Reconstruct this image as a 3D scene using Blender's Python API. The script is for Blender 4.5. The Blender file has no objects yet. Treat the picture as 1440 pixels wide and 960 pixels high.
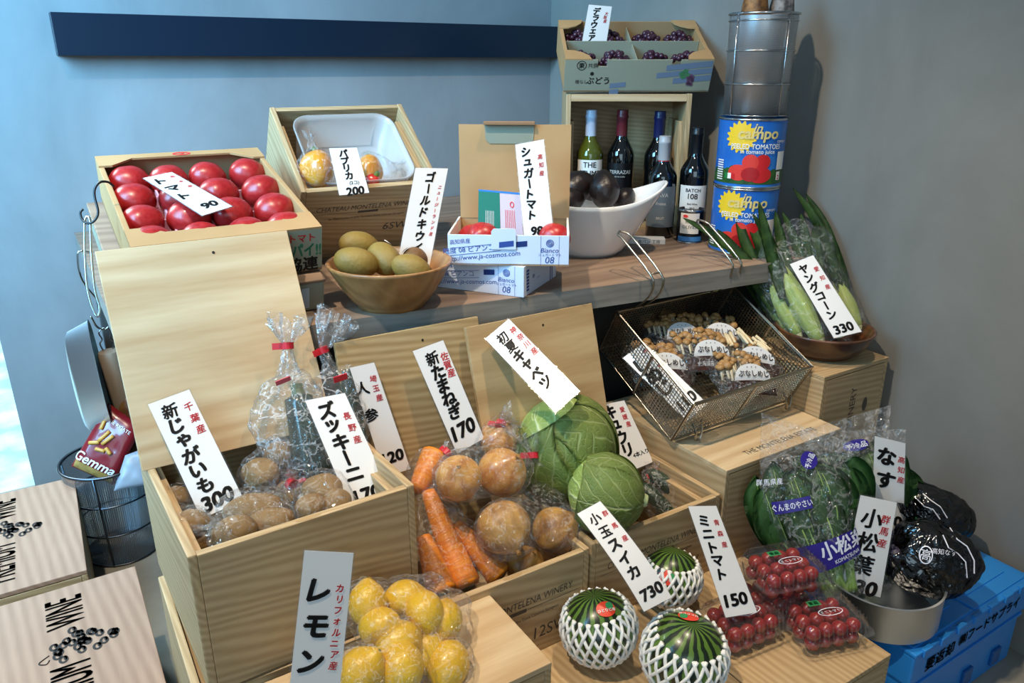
import bpy, bmesh, math, random
import numpy as np
from mathutils import Vector, Matrix, noise as mnoise
SC = bpy.context.scene
COL = SC.collection
PI = math.pi
rnd = random.Random(7)

# ---------------------------------------------------------------- camera, world, light, exposure
CAM_H = 1.12
PITCH, YAW, FPX = math.radians(19.9), math.radians(32.0), 1080.0
cam_data = bpy.data.cameras.new('camera'); cam = bpy.data.objects.new('camera', cam_data); COL.objects.link(cam)
cam_data.sensor_width = 36; cam_data.lens = 36*FPX/1440; cam_data.clip_start = 0.01
cam.location = (0, 0, CAM_H); cam.rotation_euler = (PI/2-PITCH, 0, -YAW)
SC.camera = cam
SC.view_settings.view_transform = 'Standard'; SC.view_settings.look = 'None'
SC.view_settings.gamma = 1; SC.view_settings.use_curve_mapping = False
SC.view_settings.exposure = 0.0
SC.cycles.transparent_max_bounces = 24
SC.cycles.max_bounces = 8
SC.cycles.sample_clamp_indirect = 4
SC.cycles.caustics_reflective = False; SC.cycles.caustics_refractive = False

def hexc(h, a=1.0):
    h = h.lstrip('#'); c = [int(h[i:i+2], 16)/255 for i in (0, 2, 4)]
    return tuple((x/12.92 if x <= .04045 else ((x+.055)/1.055)**2.4) for x in c) + (a,)

world = bpy.data.worlds.new('world'); SC.world = world; world.use_nodes = True
bgn = world.node_tree.nodes['Background']; bgn.inputs[0].default_value = (0.60, 0.80, 1.0, 1); bgn.inputs[1].default_value = 0.22

def lamp(name, kind, loc, target, energy, color, size=.1, angle=60, blend=.6, size_y=None, spread=None):
    l = bpy.data.lights.new(name, kind); l.energy = energy; l.color = color
    if kind == 'AREA':
        l.size = size
        if size_y: l.shape = 'RECTANGLE'; l.size_y = size_y
        if spread: l.spread = math.radians(spread)
    elif kind == 'SPOT':
        l.shadow_soft_size = size; l.spot_size = math.radians(angle); l.spot_blend = blend
    o = bpy.data.objects.new(name, l); COL.objects.link(o); o.location = loc
    o.rotation_euler = (Vector(target)-Vector(loc)).to_track_quat('-Z', 'Y').to_euler()
    return o
WARM = (1.0, .83, .62)
lamp('spot_lamp_ceiling_left', 'SPOT', (-.30, .75, 2.65), (.58, 1.22, .75), 158, WARM, .035, 68)
lamp('spot_lamp_ceiling', 'SPOT', (.95, .72, 2.6), (.82, .95, .5), 92, WARM, .04, 44)
lamp('daylight_left', 'AREA', (-1.05, 1.15, 1.85), (-.12, 2.21, 1.30), 66, (.24, .63, 1.0), 1.1, size_y=1.3, spread=115)
lamp('daylight_front', 'AREA', (-1.1, -1.5, 1.5), (.6, 1.2, .6), 20, (.62, .85, 1.0), 1.8, size_y=1.6)
lamp('daylight_street', 'AREA', (-.9, 3.4, 2.2), (-.5, 2.9, 0), 95, (.72, .95, 1.0), 1.2, size_y=1.2)

# ---------------------------------------------------------------- pixel -> place helpers
_fw = Vector((math.sin(YAW)*math.cos(PITCH), math.cos(YAW)*math.cos(PITCH), -math.sin(PITCH)))
_rt = Vector((math.cos(YAW), -math.sin(YAW), 0)); _up = _rt.cross(_fw); EYE = Vector((0, 0, CAM_H))
def ray(x, y): return _fw + _rt*((x-720)/FPX) - _up*((y-480)/FPX)
def aZ(x, y, z): r = ray(x, y); return EYE + r*((z-CAM_H)/r.z)
def aY(x, y, Y): r = ray(x, y); return EYE + r*(Y/r.y)
def aD(x, y, d): return EYE + ray(x, y)*d
def onplane(x, y, c, n): r = ray(x, y); return EYE + r*((c-EYE).dot(n)/r.dot(n))
def depth(p): return (Vector(p)-EYE).dot(_fw)
def V(*a): return Vector(a)

# ---------------------------------------------------------------- materials
MATS = {}
def nodes_of(name):
    m = bpy.data.materials.new(name); m.use_nodes = True
    nt = m.node_tree; return m, nt, nt.nodes, nt.links, nt.nodes['Principled BSDF']
def setp(b, **k):
    names = {'rough': 'Roughness', 'metal': 'Metallic', 'coat': 'Coat Weight', 'spec': 'Specular IOR Level', 'trans': 'Transmission Weight',
             'ior': 'IOR', 'alpha': 'Alpha', 'sss': 'Subsurface Weight', 'coatr': 'Coat Roughness', 'sheen': 'Sheen Weight'}
    for a, v in k.items(): b.inputs[names[a]].default_value = v
def plain(name, col, rough=.5, noise_amt=0, noise_scale=20, bump=0, bump_scale=60, col2=None, stretch=(1, 1, 1), **k):
    if name in MATS: return MATS[name]
    m, nt, N, L, b = nodes_of(name); c = hexc(col) if isinstance(col, str) else col
    b.inputs['Base Color'].default_value = c; setp(b, rough=rough, **k)
    if col2 or bump:
        tc = N.new('ShaderNodeTexCoord'); mp = N.new('ShaderNodeMapping'); mp.inputs['Scale'].default_value = stretch
        L.new(tc.outputs['Object'], mp.inputs[0])
    if col2:
        t = N.new('ShaderNodeTexNoise'); t.inputs['Scale'].default_value = noise_scale; t.inputs['Detail'].default_value = 5
        r = N.new('ShaderNodeValToRGB'); r.color_ramp.elements[0].position = .35; r.color_ramp.elements[1].position = .68
        r.color_ramp.elements[0].color = c; r.color_ramp.elements[1].color = hexc(col2)
        L.new(mp.outputs[0], t.inputs[0]); L.new(t.outputs[0], r.inputs[0]); L.new(r.outputs[0], b.inputs['Base Color'])
    if bump:
        t = N.new('ShaderNodeTexNoise'); t.inputs['Scale'].default_value = bump_scale; t.inputs['Detail'].default_value = 4
        bp = N.new('ShaderNodeBump'); bp.inputs['Strength'].default_value = bump; bp.inputs['Distance'].default_value = .004
        L.new(mp.outputs[0], t.inputs[0]); L.new(t.outputs[0], bp.inputs['Height']); L.new(bp.outputs[0], b.inputs['Normal'])
    MATS[name] = m; return m
def wood(name, c1, c2, axis='X', rings=26, rough=.55, warp=.09, coat=0, seed=0.0):
    if name in MATS: return MATS[name]
    m, nt, N, L, b = nodes_of(name)
    tc = N.new('ShaderNodeTexCoord'); mp = N.new('ShaderNodeMapping')
    s = {'X': (.10, 1, 1), 'Y': (1, .10, 1), 'Z': (1, 1, .10)}[axis]
    mp.inputs['Scale'].default_value = s; mp.inputs['Location'].default_value = (seed, seed*.7, seed*1.3)
    L.new(tc.outputs['Object'], mp.inputs[0])
    n1 = N.new('ShaderNodeTexNoise'); n1.inputs['Scale'].default_value = 5; n1.inputs['Detail'].default_value = 2
    L.new(mp.outputs[0], n1.inputs[0])
    add = N.new('ShaderNodeMix'); add.data_type = 'RGBA'; add.blend_type = 'LINEAR_LIGHT'; add.inputs[0].default_value = warp
    L.new(mp.outputs[0], add.inputs[6]); L.new(n1.outputs['Color'], add.inputs[7])
    w = N.new('ShaderNodeTexWave'); w.wave_type = 'BANDS'; w.bands_direction = 'DIAGONAL'; w.inputs['Scale'].default_value = rings
    w.inputs['Distortion'].default_value = 1.1; w.inputs['Detail'].default_value = 2; w.inputs['Detail Scale'].default_value = 1.2
    L.new(add.outputs[2], w.inputs[0])
    n2 = N.new('ShaderNodeTexNoise'); n2.inputs['Scale'].default_value = 140; n2.inputs['Detail'].default_value = 3; L.new(mp.outputs[0], n2.inputs[0])
    n3 = N.new('ShaderNodeTexNoise'); n3.inputs['Scale'].default_value = 3.2; L.new(mp.outputs[0], n3.inputs[0])
    a1 = N.new('ShaderNodeMath'); a1.operation = 'MULTIPLY_ADD'; a1.inputs[1].default_value = .36
    L.new(w.outputs['Fac'], a1.inputs[0])
    a0 = N.new('ShaderNodeMath'); a0.operation = 'MULTIPLY'; a0.inputs[1].default_value = .45; L.new(n2.outputs[0], a0.inputs[0]); L.new(a0.outputs[0], a1.inputs[2])
    r = N.new('ShaderNodeValToRGB'); r.color_ramp.elements[0].position = .15; r.color_ramp.elements[1].position = .85
    r.color_ramp.elements[0].color = hexc(c1); r.color_ramp.elements[1].color = hexc(c2); L.new(a1.outputs[0], r.inputs[0])
    hs = N.new('ShaderNodeMix'); hs.data_type = 'RGBA'; hs.blend_type = 'MULTIPLY'; hs.inputs[0].default_value = .3
    r2 = N.new('ShaderNodeValToRGB'); r2.color_ramp.elements[0].color = (.62, .52, .43, 1); r2.color_ramp.elements[1].color = (1, 1, 1, 1)
    r2.color_ramp.elements[0].position = .34; r2.color_ramp.elements[1].position = .58
    L.new(n3.outputs[0], r2.inputs[0]); L.new(r.outputs[0], hs.inputs[6]); L.new(r2.outputs[0], hs.inputs[7])
    L.new(hs.outputs[2], b.inputs['Base Color']); setp(b, rough=rough, coat=coat)
    bp = N.new('ShaderNodeBump'); bp.inputs['Strength'].default_value = .12; bp.inputs['Distance'].default_value = .001
    L.new(a1.outputs[0], bp.inputs['Height']); L.new(bp.outputs[0], b.inputs['Normal'])
    MATS[name] = m; return m
def film_mat(name, tint=(1, 1, 1), haze=.02, gloss=.3, base=.08, rough=.1, scale=45, strength=1.0, crease=.3, dist=.012):
    """thin clear plastic film: mostly see-through, wrinkled reflections, milky crease lines that also paint in white sparkle"""
    if name in MATS: return MATS[name]
    m, nt, N, L, b = nodes_of(name); N.remove(b); out = N['Material Output']
    tc = N.new('ShaderNodeTexCoord')
    n = N.new('ShaderNodeTexNoise'); n.inputs['Scale'].default_value = scale*.7; n.inputs['Detail'].default_value = 3; n.inputs['Distortion'].default_value = 1.2
    L.new(tc.outputs['Object'], n.inputs[0])
    mx = N.new('ShaderNodeMix'); mx.data_type = 'RGBA'; mx.blend_type = 'LINEAR_LIGHT'; mx.inputs[0].default_value = .03
    L.new(tc.outputs['Object'], mx.inputs[6]); L.new(n.outputs['Color'], mx.inputs[7])
    v = N.new('ShaderNodeTexVoronoi'); v.feature = 'F1'; v.distance = 'CHEBYCHEV'; v.inputs['Scale'].default_value = scale; L.new(mx.outputs[2], v.inputs['Vector'])
    ve = N.new('ShaderNodeTexVoronoi'); ve.feature = 'DISTANCE_TO_EDGE'; ve.inputs['Scale'].default_value = scale*.6; L.new(mx.outputs[2], ve.inputs['Vector'])
    ad = N.new('ShaderNodeMath'); ad.operation = 'ADD'; L.new(v.outputs['Distance'], ad.inputs[0]); L.new(n.outputs[0], ad.inputs[1])
    bp = N.new('ShaderNodeBump'); bp.inputs['Strength'].default_value = strength; bp.inputs['Distance'].default_value = dist; L.new(ad.outputs[0], bp.inputs['Height'])
    g = N.new('ShaderNodeBsdfGlossy'); g.inputs['Roughness'].default_value = rough; L.new(bp.outputs[0], g.inputs['Normal'])
    t = N.new('ShaderNodeBsdfTransparent'); t.inputs[0].default_value = (*tint, 1)
    d = N.new('ShaderNodeBsdfDiffuse'); d.inputs[0].default_value = (.9, .9, .9, 1)
    cr = N.new('ShaderNodeMapRange'); cr.inputs[1].default_value = 0; cr.inputs[2].default_value = .06; cr.inputs[3].default_value = crease; cr.inputs[4].default_value = 0
    L.new(ve.outputs['Distance'], cr.inputs[0])
    ns = N.new('ShaderNodeMath'); ns.operation = 'MULTIPLY'; L.new(cr.outputs[0], ns.inputs[0]); L.new(n.outputs[0], ns.inputs[1])
    hz = N.new('ShaderNodeMath'); hz.operation = 'ADD'; hz.inputs[1].default_value = haze; L.new(ns.outputs[0], hz.inputs[0])
    m1 = N.new('ShaderNodeMixShader'); L.new(hz.outputs[0], m1.inputs[0]); L.new(t.outputs[0], m1.inputs[1]); L.new(d.outputs[0], m1.inputs[2])
    lw = N.new('ShaderNodeLayerWeight'); lw.inputs[0].default_value = .12
    mu = N.new('ShaderNodeMath'); mu.operation = 'MULTIPLY_ADD'; mu.inputs[1].default_value = gloss; mu.inputs[2].default_value = base; mu.use_clamp = True
    L.new(lw.outputs['Fresnel'], mu.inputs[0])
    m2 = N.new('ShaderNodeMixShader'); L.new(mu.outputs[0], m2.inputs[0]); L.new(m1.outputs[0], m2.inputs[1]); L.new(g.outputs[0], m2.inputs[2])
    L.new(m2.outputs[0], out.inputs[0]); MATS[name] = m; return m
def mesh_mat(name, col, nu, nv, open_=.55):
    """fine woven wire cloth: a grid of metal wire with open holes, driven by the surface's UVs"""
    if name in MATS: return MATS[name]
    m, nt, N, L, b = nodes_of(name); out = N['Material Output']
    b.inputs['Base Color'].default_value = hexc(col); setp(b, metal=.85, rough=.38)
    tc = N.new('ShaderNodeTexCoord'); sp = N.new('ShaderNodeSeparateXYZ'); L.new(tc.outputs['UV'], sp.inputs[0])
    fs = []
    for k, n in ((0, nu), (1, nv)):
        a = N.new('ShaderNodeMath'); a.operation = 'MULTIPLY'; a.inputs[1].default_value = n; L.new(sp.outputs[k], a.inputs[0])
        f = N.new('ShaderNodeMath'); f.operation = 'FRACT'; L.new(a.outputs[0], f.inputs[0])
        g = N.new('ShaderNodeMath'); g.operation = 'LESS_THAN'; g.inputs[1].default_value = open_; L.new(f.outputs[0], g.inputs[0]); fs.append(g)
    mu = N.new('ShaderNodeMath'); mu.operation = 'MULTIPLY'; L.new(fs[0].outputs[0], mu.inputs[0]); L.new(fs[1].outputs[0], mu.inputs[1])
    t = N.new('ShaderNodeBsdfTransparent'); mx = N.new('ShaderNodeMixShader')
    L.new(mu.outputs[0], mx.inputs[0]); L.new(b.outputs[0], mx.inputs[1]); L.new(t.outputs[0], mx.inputs[2]); L.new(mx.outputs[0], out.inputs[0])
    MATS[name] = m; return m

PINE = dict(c1='#c9a57a', c2='#e6cda3')
M_px = wood('pine_x', '#ab8e66', '#d0b58c', 'X', 55, warp=.05, seed=.3)
M_py = wood('pine_y', '#ab8e66', '#d0b58c', 'Y', 50, warp=.05, seed=1.3)
M_pz = wood('pine_z', '#ab8e66', '#d0b58c', 'Z', 50, warp=.05, seed=2.1)
M_ppx = wood('pale_pine_x', '#bf9f76', '#ddc8a2', 'X', 4, warp=.6, seed=3.3)
M_ppx2 = wood('striped_pine_x', '#a1865a', '#cdb588', 'X', 52, warp=.02, seed=5.7)
M_pink = wood('pink_pine_y', '#98755f', '#b8947c', 'Y', 34, warp=.012, seed=.9)
M_table = wood('weathered_table_wood', '#7c6656', '#a48d78', 'X', 14, rough=.6, seed=4.2)
M_edge = plain('plank_edge', '#77726a', .7, col2='#918b82', noise_scale=14, stretch=(.3, 3, 6))
M_bamboo = wood('bowl_bamboo', '#8c6137', '#b0804c', 'Z', 16, rough=.42, coat=.3, seed=1.0)
M_dbowl = wood('bowl_dark_wood', '#3f2516', '#744527', 'Z', 11, rough=.35, coat=.35, seed=2.0)
M_rollwood = wood('grey_handle_wood', '#8d7f6e', '#a99c8a', 'Z', 12, seed=2.6)
M_card = plain('cardboard', '#ae8759', .75, col2='#b89264', noise_scale=8)
M_cardin = plain('cardboard_inside', '#a48660', .8)
M_cardshade = plain('shaded_cardboard', '#8f917e', .8)  # same brown cardboard, with the grey-green of shaded faces put into its colour
M_boxblue = plain('pale_blue_print_box', '#d4def2', .6)
M_white = plain('paper_white', '#ece9e6', .45, coat=.7, coatr=.12)
M_whitebox = plain('white_board', '#e9e6e0', .6)
M_ink = plain('black_ink', '#15110f', .55)
M_red = plain('red_ink', '#e23a3c', .55)
M_blueink = plain('blue_ink', '#2b4a96', .55)
M_greyink = plain('faded_brown_print', '#4f463c', .7)
M_brownink = plain('dark_brown_print', '#2e1d18', .6)
M_film = film_mat('clear_film')
M_film2 = film_mat('crinkled_film', haze=.015, gloss=.3, base=.085, rough=.09, scale=62, crease=.40)
M_film3 = film_mat('stiff_crackly_film', haze=.05, gloss=.3, base=.10, rough=.09, scale=48, crease=.75)
M_filmd = film_mat('smoky_film', tint=(.07, .07, .09), haze=.0, gloss=.5, base=.10, rough=.08, scale=28, crease=0, dist=.008)
M_clear = film_mat('clear_shell', haze=.015, gloss=.55, base=.05, rough=.06, scale=30, strength=.2, crease=0)
M_frost = film_mat('frosted_tub', tint=(.95, .93, .93), haze=.30, gloss=.4, base=.03, rough=.25, scale=6, strength=.05, crease=0)
M_steel = plain('steel', '#b9babb', .22, metal=1.0)
M_steelb = plain('brushed_steel', '#d9dcdf', .33, metal=1.0); M_steelb.node_tree.nodes['Principled BSDF'].inputs['Anisotropic'].default_value = .75
M_wire = plain('wire_steel', '#a89f90', .28, metal=1.0)
M_gun = plain('dark_steel', '#5b6068', .3, metal=1.0)
M_tape = plain('red_tape', '#c62432', .35)
M_gtape = plain('green_tape', '#17843f', .35)
M_ceramic = plain('white_ceramic', '#e6e8ea', .12, coat=.6)

# ---------------------------------------------------------------- objects
def tag(o, label, cat, group=None, kind=None):
    if label: o['label'] = label
    if cat: o['category'] = cat
    if group: o['group'] = group
    if kind: o['kind'] = kind
    return o
def thing(name, label, cat, loc=(0, 0, 0), rot=(0, 0, 0), group=None):
    o = bpy.data.objects.new(name, None); o.empty_display_size = .02; COL.objects.link(o)
    o.location = loc; o.rotation_euler = rot; return tag(o, label, cat, group)
def wmat(o):
    m = o.matrix_basis.copy()
    while o.parent: o = o.parent; m = o.matrix_basis @ m
    return m
def to_mesh(name, bm, mats, smooth=False):
    me = bpy.data.meshes.new(name); bm.to_mesh(me); bm.free()
    for m in (mats if isinstance(mats, (list, tuple)) else [mats]): me.materials.append(m)
    if smooth is True:
        me.polygons.foreach_set('use_smooth', [True]*len(me.polygons))
    elif smooth: me.shade_smooth() if False else None
    return me
def part(name, bm, mats, parent=None, world=False, smooth=False, label=None, angle=None):
    """links bm as ONE mesh object; world=True: its vertices are world places and are moved into the parent's frame"""
    if parent is not None and world: bm.transform(wmat(parent).inverted())
    me = to_mesh(name, bm, mats, smooth)
    o = bpy.data.objects.new(name, me); COL.objects.link(o)
    if parent is not None: o.parent = parent
    if label: o['label'] = label
    if angle: me.polygons.foreach_set('use_smooth', [True]*len(me.polygons)); me.set_sharp_from_angle(angle=math.radians(angle))
    return o
def single(name, bm, mats, label, cat, loc=(0, 0, 0), rot=(0, 0, 0), group=None, world=False, smooth=False, kind=None, angle=None):
    """a thing that is one mesh"""
    if world: bm.transform(Matrix.LocRotScale(Vector(loc), Matrix.Rotation(0, 3, 'X'), None).inverted())
    o = part(name, bm, mats, None, smooth=smooth, angle=angle); o.location = loc
    o.rotation_euler = rot if not world else (0, 0, 0); return tag(o, label, cat, group, kind)
def inst(src, name, label, cat, loc, rot=(0, 0, 0), scale=(1, 1, 1), group=None, parent=None):
    o = bpy.data.objects.new(name, src.data); COL.objects.link(o); o.location = loc; o.rotation_euler = rot; o.scale = scale
    if parent is not None: o.parent = parent
    return tag(o, label, cat, group)
def copy_tree(o, parent=None):
    c = o.copy(); COL.objects.link(c); c.parent = parent
    for ch in list(o.children): copy_tree(ch, c)
    return c
def structure(name, bm, mats, smooth=False):
    o = part(name, bm, mats, smooth=smooth); o['kind'] = 'structure'; return o

# ---------------------------------------------------------------- shapes
def B(): return bmesh.new()
def face(bm, pts):
    return bm.faces.new([bm.verts.new(p) for p in pts])
def box(bm, x0, x1, y0, y1, z0, z1, bev=0, mi=0, M=None):
    vs = [bm.verts.new((x, y, z)) for x in (x0, x1) for y in (y0, y1) for z in (z0, z1)]
    fs = [bm.faces.new([vs[i] for i in q]) for q in ((0, 1, 3, 2), (4, 6, 7, 5), (0, 4, 5, 1), (2, 3, 7, 6), (0, 2, 6, 4), (1, 5, 7, 3))]
    for f in fs: f.material_index = mi
    if bev:
        es = list({e for f in fs for e in f.edges})
        r = bmesh.ops.bevel(bm, geom=es, offset=bev, segments=2, affect='EDGES', profile=.6)
        vs = list({v for f in r['faces'] for v in f.verts} | {v for v in vs if v.is_valid})
        for f in r['faces']: f.material_index = mi
    if M is not None: bmesh.ops.transform(bm, matrix=M, verts=[v for v in vs if v.is_valid])
    return bm
def loft(bm, rings, closed=True, cap0=False, cap1=False, mi=0):
    R = [[bm.verts.new(p) for p in r] for r in rings]; n = len(R[0])
    for a, b in zip(R, R[1:]):
        for i in range(n if closed else n-1):
            j = (i+1) % n
            try: bm.faces.new((a[i], a[j], b[j], b[i])).material_index = mi
            except ValueError: pass
    if cap0: bm.faces.new(R[0][::-1]).material_index = mi
    if cap1: bm.faces.new(R[-1]).material_index = mi
    return R
def lathe(bm, prof, n=40, M=None, cap0=True, cap1=True, mi=0, f=None):
    rings = []
    for k, (r, z) in enumerate(prof):
        ring = []
        for i in range(n):
            t = 2*PI*i/n; p = Vector((r*math.cos(t), r*math.sin(t), z))
            if f: p = f(p, t, k)
            ring.append(M @ p if M is not None else p)
        rings.append(ring)
    return loft(bm, rings, True, cap0, cap1, mi)
def frames(pts):
    pts = [Vector(p) for p in pts]; T = []
    for i in range(len(pts)):
        T.append((pts[min(i+1, len(pts)-1)]-pts[max(i-1, 0)]).normalized())
    n = T[0].orthogonal().normalized(); out = []
    for t in T:
        n = (n - t*n.dot(t)).normalized(); out.append((t, n, t.cross(n)))
    return pts, out
def spline(pts, k=8):
    P = [Vector(p) for p in pts]; out = []
    for i in range(len(P)-1):
        p0, p1, p2, p3 = P[max(i-1, 0)], P[i], P[i+1], P[min(i+2, len(P)-1)]
        for s in range(k):
            t = s/k
            out.append(.5*((2*p1)+(p2-p0)*t+(2*p0-5*p1+4*p2-p3)*t*t+(3*p1-p0-3*p2+p3)*t**3))
    return out+[P[-1]]
def tube(bm, pts, r, n=8, closed=False, mi=0, flat=1):
    pts, F = frames(pts)
    rr = r if callable(r) else (lambda s: r)
    L = len(pts)-1
    rings = [[p + (a*math.cos(2*PI*i/n) + b*math.sin(2*PI*i/n)*flat)*rr(k/max(L, 1)) for i in range(n)] for k, (p, (t, a, b)) in enumerate(zip(pts, F))]
    if closed: rings.append(rings[0][:]); return loft(bm, rings, True)
    return loft(bm, rings, True, True, True, mi)
def bar(bm, a, b, w, mi=0): return tube(bm, [a, b], w, 4, mi=mi)
def nz(p, s=1.0, seed=0.0): return mnoise.noise(Vector(p)*s + Vector((seed, seed*1.7, seed*.3)))
def blob(bm, rad=(1, 1, 1), sub=3, amp=0, fs=2.0, seed=0.0, f=None):
    bmesh.ops.create_icosphere(bm, subdivisions=sub, radius=1)
    for v in bm.verts:
        d = v.co.normalized(); k = 1 + amp*nz(d, fs, seed)
        p = Vector((d.x*rad[0], d.y*rad[1], d.z*rad[2]))*k
        v.co = f(d, p) if f else p
    return bm
def patch(bm, mapf, u0, u1, v0, v1, nu=8, nv=2, mi=0):
    g = [[bm.verts.new(mapf(u0+(u1-u0)*i/nu, v0+(v1-v0)*j/nv)) for i in range(nu+1)] for j in range(nv+1)]
    for j in range(nv):
        for i in range(nu): bm.faces.new((g[j][i], g[j][i+1], g[j+1][i+1], g[j+1][i])).material_index = mi
def disc(bm, mapf, u, v, ru, rv, n=28, k=3, star=0, pts=12, mi=0):
    c = bm.verts.new(mapf(u, v)); prev = None
    for q in range(1, k+1):
        ring = []
        for i in range(n):
            t = 2*PI*i/n; s = q/k*(1-star*(.5+.5*math.cos(t*pts)))
            ring.append(bm.verts.new(mapf(u+ru*s*math.cos(t), v+rv*s*math.sin(t))))
        for i in range(n):
            j = (i+1) % n
            f = bm.faces.new((c, ring[i], ring[j])) if prev is None else bm.faces.new((prev[i], ring[i], ring[j], prev[j]))
            f.material_index = mi
        prev = ring
def ringband(bm, mapf, u, v, ru, rv, w, n=32, mi=0):
    a = [bm.verts.new(mapf(u+ru*math.cos(2*PI*i/n), v+rv*math.sin(2*PI*i/n))) for i in range(n)]
    b = [bm.verts.new(mapf(u+(ru-w)*math.cos(2*PI*i/n), v+(rv-w)*math.sin(2*PI*i/n))) for i in range(n)]
    for i in range(n): j = (i+1) % n; bm.faces.new((b[i], a[i], a[j], b[j])).material_index = mi

# ---------------------------------------------------------------- lettering
_G = {}
def glyph(s, bold=0.0):
    k = (s, bold)
    if k not in _G:
        c = bpy.data.curves.new('lettering', 'FONT'); c.body = s; c.fill_mode = 'BOTH'; c.dimensions = '2D'; c.resolution_u = 3; c.offset = 0
        o = bpy.data.objects.new('lettering', c); me = o.to_mesh()
        vs = [tuple(v.co[:2]) for v in me.vertices]; fs = [tuple(p.vertices) for p in me.polygons]
        o.to_mesh_clear(); bpy.data.objects.remove(o); bpy.data.curves.remove(c)
        xs = [v[0] for v in vs] or [0]; ys = [v[1] for v in vs] or [0]
        _G[k] = (vs, fs, min(xs), max(xs), min(ys), max(ys))
    return _G[k]
def text(bm, s, mapf, u, v, size, align='C', bold=0.0, rot=0.0, sx=1.0, slant=0.0, mi=0, vc=True):
    """writes s with its middle at (u, v) on the surface given by mapf; bold widens the strokes"""
    vs, fs, x0, x1, y0, y1 = glyph(s)
    cx = {'C': (x0+x1)/2, 'L': x0, 'R': x1}[align]; cy = (y0+y1)/2 if vc else 0
    c, sn = math.cos(rot), math.sin(rot)
    for dx, dy in ([(0, 0)] if bold <= 0 else [(bold*math.cos(q), bold*.8*math.sin(q)) for q in (.6, 1.9, 3.2, 4.4, 5.5)]):
        out = []
        for x, y in vs:
            a, b = (x+dx-cx)*size*sx, (y+dy-cy)*size; a += slant*b
            out.append(bm.verts.new(mapf(u+a*c-b*sn, v+a*sn+b*c)))
        for f in fs:
            try: bm.faces.new([out[i] for i in f]).material_index = mi
            except ValueError: pass
def plane_map(O, ex, ey, off=.0006):
    O, ex, ey = Vector(O), Vector(ex).normalized(), Vector(ey).normalized(); n = ex.cross(ey)*off
    return lambda u, v: O+ex*u+ey*v+n
def cyl_map(r, a0=-PI/2, off=.0005, taper=0):
    return lambda u, v: Vector(((r+off+taper*v)*math.cos(a0+u/r), (r+off+taper*v)*math.sin(a0+u/r), v))

# ---------------------------------------------------------------- price cards
def price_card(label, corners, c, n, black, red, price=None, bend=0.0, border=.035, extra=()):
    """a laminated paper strip; corners TL TR BR BL are seen-through onto the plane (c, n); black/red: lists of (characters, u, v0, v1, size)"""
    n = Vector(n).normalized(); c = Vector(c)
    P = [onplane(x, y, c, n) for x, y in corners]
    W = (P[1]-P[0]).length; Ln = (P[3]-P[0]).length
    def mp(u, v, off=0):
        p = (P[0]*(1-u)+P[1]*u)*(1-v) + (P[3]*(1-u)+P[2]*u)*v
        return p + n*(off + bend*4*v*(1-v))
    base = (P[2]+P[3])/2; nv = 16 if bend else 2
    def slab(u0, u1, v0, v1, f, b):
        bm = B()
        loft(bm, [[mp(u0, v, f), mp(u1, v, f), mp(u1, v, b), mp(u0, v, b)] for v in [v0+(v1-v0)*k/nv for k in range(nv+1)]], True, True, True)
        bmesh.ops.recalc_face_normals(bm, faces=bm.faces); return bm
    bu, bv = border, border*W/Ln
    bm = slab(bu, 1-bu, bv, 1-bv, 0, -.0008)
    o = single('price_card', bm, M_white, label, 'price card', loc=base, world=True)
    bm = B()
    for q in ((0, 1, 0, bv), (0, 1, 1-bv, 1), (0, bu, bv, 1-bv), (1-bu, 1, bv, 1-bv)):
        b2 = slab(*q, -.0001, -.0006); me = bpy.data.meshes.new('t'); b2.to_mesh(me); b2.free(); bm.from_mesh(me); bpy.data.meshes.remove(me)
    part('laminate_border', bm, M_clear, o, world=True)
    m = lambda u, v: mp(u, v, .0006)
    def m2(u, v): return m(u/W, 1-v/Ln)
    rr = random.Random(len(label))
    for nm, lst, mat, bold in (('black_lettering', black, M_ink, .05), ('red_lettering', red, M_red, .03)):
        bm = B()
        for chars, u, v0, v1, s in lst:
            k = len(chars)
            gap = (v1-v0)/max(1, k-1)*Ln if k > 1 else 9
            for i, ch in enumerate(chars):
                kj = ord(ch) > 0x4e00; big = bold > .03
                sz = min(s*W*((1.2 if kj else 1.32) if big else 1.12), gap*(1.0 if kj else 1.12))
                v = v0+(v1-v0)*(i/(k-1) if k > 1 else 0)
                text(bm, ch, m2, (u+rr.uniform(-.015, .015))*W, (1-v)*Ln, sz, bold=bold*(.62 if kj else 1.1), rot=(-PI/2 if ch in 'ー' else 0)+rr.uniform(-.06, .06), slant=.12)
        if nm == 'black_lettering':
            if price: text(bm, price[0], m2, price[1]*W, (1-price[2])*Ln, price[3]*W*1.12, bold=.05, slant=.15, rot=.05)
            for e in extra: text(bm, e[0], m2, e[1]*W, (1-e[2])*Ln, e[3]*W, bold=.02, slant=.1)
        if len(bm.verts): part(nm, bm, mat, o, world=True)
        else: bm.free()
    return o

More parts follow.
